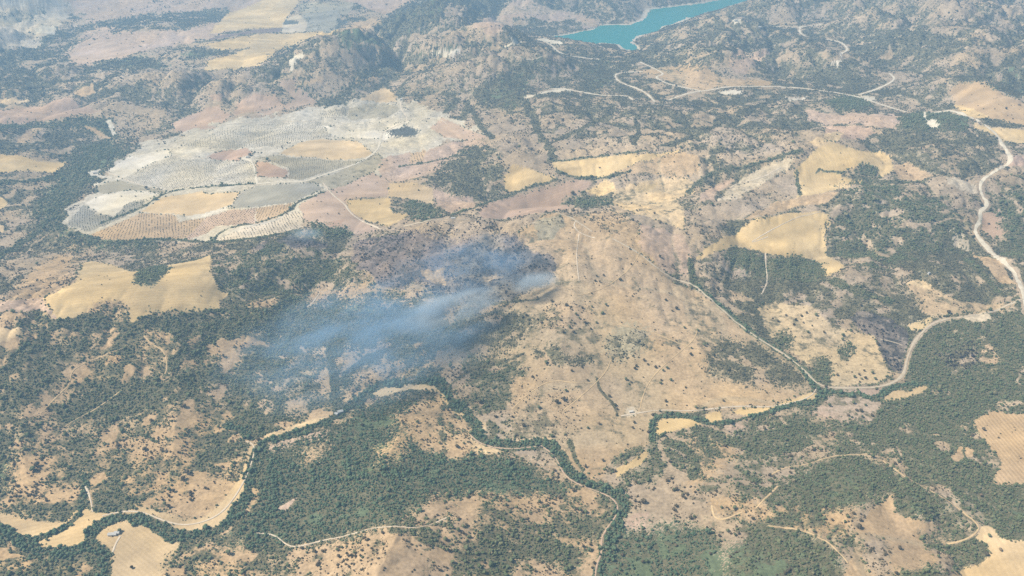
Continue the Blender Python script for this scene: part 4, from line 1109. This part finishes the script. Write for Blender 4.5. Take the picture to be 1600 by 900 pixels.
def tube(p0, p1, r0, r1, n=6):
    p0 = np.array(p0, float); p1 = np.array(p1, float); d = p1 - p0; d /= np.linalg.norm(d)
    a = np.cross(d, [0, 0, 1] if abs(d[2]) < .9 else [1, 0, 0]); a /= np.linalg.norm(a); b = np.cross(d, a)
    V = [p + (a * math.cos(t) + b * math.sin(t)) * q for p, q in ((p0, r0), (p1, r1)) for t in [2 * math.pi * i / n for i in range(n)]]
    F = [(i, (i + 1) % n, n + (i + 1) % n, n + i) for i in range(n)]
    return V, F
def trunk_mesh(seed):
    rg = random.Random(seed); V = []; F = []
    bits = [((0, 0, -.12), (rg.uniform(-.04, .04), rg.uniform(-.04, .04), .34), .11, .08)]
    top = bits[0][1]
    for i in range(4):
        a = rg.uniform(0, 6.283)
        bits.append((top, (top[0] + .42 * math.cos(a), top[1] + .42 * math.sin(a), .34 + rg.uniform(.25, .5)), .06, .02))
    for q in bits:
        v, f = tube(*q); n = len(V); V += v; F += [tuple(n + j for j in ff) for ff in f]
    me = bpy.data.meshes.new('trunk'); me.from_pydata([tuple(v) for v in V], [], F); me.materials.append(M_BARK)
    return me
CROWNS = [crown_mesh('crown', 900 + i * 13, LM['dry' if i % 3 else 'oak'], lobes=11, leaves=170, flat=.66) for i in range(6)]
TRUNKS = [trunk_mesh(50 + i) for i in range(3)]
def tree(x, y, rad, label, group, name='oak_tree'):
    z = float(terrain_z(np.array([x]), np.array([y]))[0])
    e = bpy.data.objects.new(name, None); COL.objects.link(e)
    e.empty_display_size = 1
    e.location = (x, y, z); e.rotation_euler = (0, 0, random.uniform(0, 6.283)); s = rad
    e.scale = (s, s * random.uniform(.85, 1.15), s * random.uniform(.85, 1.15))
    tag(e, label, 'tree', group)
    t = bpy.data.objects.new('trunk', random.choice(TRUNKS)); COL.objects.link(t); t.parent = e
    c = bpy.data.objects.new('crown', random.choice(CROWNS)); COL.objects.link(c); c.parent = e; c.location = (0, 0, .30)
    return e
nt_ = 0
for (x, y), rad in list(zip(TW, RNG.uniform(3.3, 5.0, len(TW)))) + [((X[i], Y[i]), R[i] * 1.25) for i in pick]:
    lab = tree_label(x, y, rad)
    grp = 'oaks ' + lab.split(' apart ')[1]
    tree(x, y, float(rad), lab, grp)
print('trees', len(TW) + len(pick), 'plants', int(mask.sum()))

X, Y, K, R, g, rg_ = X[mask], Y[mask], K[mask], R[mask], g[mask], rg_[mask]
STUFF = {
    'scrub_far': ('scrub', 'grey green scrub speckling the far hills beyond the olive plateau'),
    'scrub_lake': ('scrub', 'grey blue scrub over the hills around the turquoise reservoir'),
    'scrub_west': ('scrub', 'scrub and low oaks on hills west of the cream field'),
    'scrub_east': ('scrub', 'mottled scrub over the hills between golden fields and white road'),
    'scrub_mid': ('scrub', 'scrub thickets between the olive plateau and golden fields'),
    'wood_smoke': ('oak_wood', 'dark oak wood on hills veiled by drifting smoke'),
    'wood_bend': ('oak_wood', 'green oak wood inside and below the river bend'),
    'wood_south': ('oak_wood', 'patchy oak wood south of the valley track'),
    'wood_leftvalley': ('oak_wood', 'dense green wood filling the valley beside the olive plateau'),
    'wood_copse': ('oak_wood', 'dark copse at the foot of the big golden field'),
    'wood_knoll': ('oak_wood', 'dark wood on a knoll split by a white track'),
    'wood_upper': ('oak_wood', 'speckled oak wood between the cream field and burnt ground'),
    'wood_round': ('oak_wood', 'round copse set inside the yellow cream field'),
    'wood_hill': ('oak_wood', 'open oak wood on the slope above the river bend'),
    'savannah': ('bushes', 'scattered bushes over the broad dry tan pasture hill'),
    'burnt': ('charred_scrub', 'charred shrubs over the purple burnt ground'),
    'east_pasture': ('bushes', 'clumps of bushes in the cream pasture by the paved road'),
    'wood_east': ('oak_wood', 'dense dark green wood east of the paved road'),
    'stream_pasture': ('bushes', 'bushes on the cream pink pasture below the stream'),
    'clearing': ('oak_wood', 'oak thickets around the bare tan clearing'),
    'striped': ('bushes', 'bushes in the tan striped orchard field'),
    'riparian_main': ('riverside_wood', 'continuous green line of trees along the winding river'),
    'riparian_east': ('riverside_wood', 'green trees lining the stream and paved road'),
    'hedges': ('hedgerow_trees', 'dark hedgerow lines dividing the middle distance fields')}
KN = ['scrub', 'oak', 'riparian', 'burnt', 'dry']
for ri, rname in enumerate(REG):
    nm, lab = STUFF.get(rname, ('scrub', 'scrub'))
    for kk in range(5):
        m = (rg_ == ri) & (g == kk)
        if m.sum() == 0:
            continue
        main = np.argmax(np.bincount(g[rg_ == ri], minlength=5)) == kk
        l2 = lab if main else {0: 'low grey shrubs mixed into: ', 1: 'taller dark oaks mixed into: ', 2: 'brighter green trees mixed into: ', 3: 'charred shrubs mixed into: ', 4: 'brownish bushes on open ground of: '}[kk] + lab
        l2 = ' '.join(l2.replace(': ', ' the ').split()[:16])
        scatter(nm if main else ['shrubs', 'oaks', 'green_trees', 'charred_shrubs', 'bushes'][kk], l2, 'woodland' if 'wood' in nm else 'scrub', KN[kk], np.column_stack([X[m], Y[m]]), R[m])

# --- olive groves in rows
for name, label, soil, orchard, W in OWNERS:
    if not orchard:
        continue
    sp, ang, rad = orchard
    c0 = W.mean(0); ext = np.abs(W - c0).max() * 1.5
    U, Vv = np.meshgrid(np.arange(-ext, ext, sp), np.arange(-ext, ext, sp * 1.15))
    U = U.ravel() + RNG.uniform(-.8, .8, U.size); Vv = Vv.ravel() + RNG.uniform(-.8, .8, Vv.size)
    bend = fbm(U + c0[0], Vv + c0[1], 170, 2, 61) - .5; U = U + bend * 26; Vv = Vv + (fbm(U, Vv, 150, 2, 67) - .5) * 24
    P = np.column_stack([c0[0] + U * math.cos(ang) - Vv * math.sin(ang), c0[1] + U * math.sin(ang) + Vv * math.cos(ang)])
    idx = cell(P[:, 0], P[:, 1]); oi = [i for i, o in enumerate(OWNERS, 1) if o[1] == label][0]
    P = P[(own[idx] == oi) & (RNG.random(len(P)) < .55 + .6 * fbm(P[:, 0], P[:, 1], 40, 2, 91))]
    scatter('olive_trees', ('rows of olive trees on the ' + label).replace('olive grove', 'grove'), 'olive grove', 'olive', P, rad * RNG.uniform(.6, 1.15, len(P)), 'olive groves')

# --- straggling bushes along the field edges
BP = []
for name, label, soil, orchard, W in OWNERS:
    if name in ('burnt_ground', 'bare_clearing', 'shore_bank', 'quarry', 'olive_ground') or W[:, 1].mean() > 5200:
        continue
    Wc = np.vstack([W, W[:1]]); sg = np.hypot(*np.diff(Wc, axis=0).T); ss = np.concatenate([[0], np.cumsum(sg)])
    t = np.arange(0, ss[-1], 7.0); t = t[(fbm(t, t * 0 + len(label), 90, 3, 33) + RNG.normal(0, .06, len(t))) > .55]
    BP.append(np.column_stack([np.interp(t, ss, Wc[:, 0]), np.interp(t, ss, Wc[:, 1])]) + RNG.normal(0, 3.5, (len(t), 2)))
BP = np.vstack(BP)
scatter('hedge_bushes', 'straggling bushes along the edges of the fields', 'bushes', 'oak', BP, RNG.uniform(1.2, 4.0, len(BP)))

# ---------------------------------------------------------------- farm buildings
M_WALL = plain_mat('whitewash', (.62, .59, .53), .08, 2)
M_ROOF = plain_mat('clay_tiles', (.40, .22, .14), .25, .8)
M_SHEET = plain_mat('pale_roof_sheet', (.50, .49, .47), .12, 4)
M_DARK = plain_mat('dark_opening', (.03, .03, .035), .1, 1, .4)
M_DOOR = plain_mat('door_wood', (.12, .07, .04), .2, 1)
def boxv(x0, x1, y0, y1, z0, z1):
    V = [(x, y, z) for z in (z0, z1) for x, y in ((x0, y0), (x1, y0), (x1, y1), (x0, y1))]
    F = [(3, 2, 1, 0), (4, 5, 6, 7), (0, 1, 5, 4), (1, 2, 6, 5), (2, 3, 7, 6), (3, 0, 4, 7)]
    return V, F
def house(px, lx, ly, hz, roof, rot, name, label, cat='house'):
    p = ground(np.array([px], float))[0]
    z = float(terrain_z(p[:1], p[1:])[0])
    e = bpy.data.objects.new(name, None); COL.objects.link(e); e.location = (p[0], p[1], z); e.rotation_euler = (0, 0, rot)
    tag(e, label, cat)
    lx *= .8; ly *= .8
    a, b_ = lx / 2, ly / 2
    rise = ly * .24
    V, F = boxv(-a, a, -b_, b_, -1.5, hz)
    V += [(-a, 0, hz + rise), (a, 0, hz + rise)]; F = F[:1] + F[2:] + [(4, 8, 7), (5, 6, 9)]
    mesh_obj('wall', V, F, M_WALL, e)
    o = .5; t = .25
    V = []; F = []
    for s in (-1, 1):
        n = len(V)
        ze = hz - rise * o / b_
        V += [(-a - o, s * (b_ + o), ze + .05), (a + o, s * (b_ + o), ze + .05), (a + o, 0, hz + rise + .05), (-a - o, 0, hz + rise + .05)]
        V += [(v[0], v[1], v[2] + t) for v in V[n:n + 4]]
        F += [tuple(n + j for j in f) for f in ((0, 1, 2, 3), (7, 6, 5, 4), (0, 4, 5, 1), (1, 5, 6, 2), (2, 6, 7, 3), (3, 7, 4, 0))]
    rf = mesh_obj('roof', V, F, roof, e)
    if cat == 'house':
        V, F = boxv(a * .4, a * .4 + .9, -.45, .45, hz + rise * .6, hz + rise + 1.3); mesh_obj('chimney', V, F, M_WALL, rf)
    nwin = max(2, int(lx / 4.5))
    for s in (-1, 1):
        for i in range(nwin):
            x = -a + lx * (i + .5) / nwin
            y0, y1 = sorted((s * (b_ - .05), s * (b_ + .06)))
            if s == -1 and i == nwin // 2:
                V, F = boxv(x - .7, x + .7, y0, y1, 0, 2.3); mesh_obj('door', V, F, M_DOOR, e)
            else:
                V, F = boxv(x - .55, x + .55, y0, y1, 1.1, 2.4); mesh_obj('window', V, F, M_DARK, e)
    return e
house((176, 836), 20, 8, 3.6, M_SHEET, .08, 'farm_shed', 'long pale roofed farm shed on the meadow south of river', 'shed')
house((183, 834), 12, 8, 4.2, M_SHEET, .15, 'farmhouse', 'white farmhouse beside a dark tree on pale meadow')
house((532, 645), 16, 9, 5.5, M_SHEET, .35, 'farmhouse', 'white roofed house among green river trees below smoke')
house((526, 648), 10, 7, 4.5, M_SHEET, -.5, 'farm_shed', 'small white roofed shed next to the riverside house', 'shed')
house((1451, 428), 9, 6, 4.0, M_SHEET, .6, 'cottage', 'tiny white cottage alone in grey eastern scrub')
house((986, 644), 12, 6, 3.2, M_WALL, .2, 'ruined_barn', 'pale flat toned barn in the rubble yard by valley track', 'barn')
house((1150, 33), 26, 12, 6, M_SHEET, .2, 'lakeside_building', 'white building in a clearing above the reservoir', 'building')
house((1187, 43), 24, 12, 6, M_SHEET, -.2, 'hilltop_building', 'white building at the end of the far hilltop road', 'building')
house((627, 157), 12, 9, 9, M_SHEET, .1, 'tower_house', 'tall white building at the top of the plateau track', 'building')
house((149, 271), 18, 9, 5, M_SHEET, .3, 'quarry_shed', 'white shed in the quarry scar beside green valley', 'shed')
house((708, 342), 16, 8, 4, M_SHEET, .05, 'farm_shed', 'white shed on the thin track below the dark thicket', 'shed')
house((387, 246), 14, 8, 4.5, M_SHEET, .1, 'farmhouse', 'white farmhouse at the red plot on the plateau')

# ---------------------------------------------------------------- smoke
def smoke(name, label, a_px, b_px, width, tall, lift, density, seed, color=(.60, .80, .95)):
    P = ground(np.array([a_px, b_px], float)); c0 = P.mean(0); d = P[1] - P[0]; L = np.hypot(*d)
    z = float(terrain_z(P[:, 0], P[:, 1]).max())
    V, F = ico(2)
    o = mesh_obj(name, V, F, None, None) if False else None
    m = bpy.data.materials.new(name); m.use_nodes = True; nt = m.node_tree
    nt.nodes.remove(nt.nodes['Principled BSDF'])
    pv = nt.nodes.new('ShaderNodeVolumePrincipled'); pv.inputs['Color'].default_value = (*color, 1); pv.inputs['Anisotropy'].default_value = 0.0
    nt.links.new(pv.outputs[0], nt.nodes['Material Output'].inputs['Volume'])
    tc = nt.nodes.new('ShaderNodeTexCoord')
    ln = nt.nodes.new('ShaderNodeVectorMath'); ln.operation = 'LENGTH'
    nt.links.new(tc.outputs['Object'], ln.inputs[0])
    fall = mathn(nt, 'SUBTRACT', 1.0, ln.outputs['Value'], True)
    fall = mathn(nt, 'POWER', fall, 1.2)
    mp = nt.nodes.new('ShaderNodeMapping'); nt.links.new(tc.outputs['Object'], mp.inputs['Vector'])
    mp.inputs['Scale'].default_value = (L / 2 / 110, width / 34, tall / 50); mp.inputs['Location'].default_value = (seed * 3.1, seed, 0)
    nz = nt.nodes.new('ShaderNodeTexNoise'); nz.inputs['Scale'].default_value = 1.0; nz.inputs['Detail'].default_value = 3; nz.inputs['Distortion'].default_value = .6
    nt.links.new(mp.outputs[0], nz.inputs['Vector'])
    wisp = mathn(nt, 'MULTIPLY', mathn(nt, 'SUBTRACT', nz.outputs['Fac'], .43, True), 7.0)
    nt.links.new(mathn(nt, 'MULTIPLY', mathn(nt, 'MULTIPLY', fall, wisp), density), pv.inputs['Density'])
    me = bpy.data.meshes.new(name); me.from_pydata([tuple(v) for v in V], [], F); me.materials.append(m)
    o = bpy.data.objects.new(name, me); COL.objects.link(o)
    o.location = (c0[0], c0[1], z + lift); o.rotation_euler = (0, 0, math.atan2(d[1], d[0])); o.scale = (L / 2, width, tall)
    tag(o, label, 'smoke', 'smoke drifting from the hillside fire', 'stuff')
smoke('smoke', 'bright thin smoke streak rising from the fire front', (800, 476), (585, 575), 60, 42, 45, .085, 1, (.80, .91, 1.0))
smoke('smoke', 'small smoke puff at the burning pasture edge', (880, 446), (790, 475), 40, 30, 25, .075, 2, (.80, .91, 1.0))
smoke('smoke', 'broad faint smoke veil over the dark oak hills', (780, 490), (330, 690), 290, 85, 80, .012, 3, (.44, .70, 1.0))
smoke('smoke', 'faint smoke over the burnt hillside', (880, 412), (600, 485), 180, 55, 40, .010, 4, (.40, .66, 1.0))
smoke('smoke', 'small bluish smoke patch over the charred plots', (515, 383), (440, 378), 40, 25, 20, .03, 5)

# ---------------------------------------------------------------- haze: even air round everything
m = bpy.data.materials.new('haze_air'); m.use_nodes = True; nt = m.node_tree
nt.nodes.remove(nt.nodes['Principled BSDF'])
pv = nt.nodes.new('ShaderNodeVolumePrincipled')
pv.inputs['Color'].default_value = (.40, .68, 1.0, 1); pv.inputs['Density'].default_value = 1.15e-4; pv.inputs['Anisotropy'].default_value = 0.1
nt.links.new(pv.outputs[0], nt.nodes['Material Output'].inputs['Volume'])
bx = half(ys[-1]) + 200
V, F = boxv(-bx, bx, -1500, ys[-1] + 200, -12, 1260)
hz = mesh_obj('haze', V, F, m); hz.display_type = 'WIRE'
tag(hz, 'pale blue summer haze filling the air over the land', 'haze', kind='stuff')
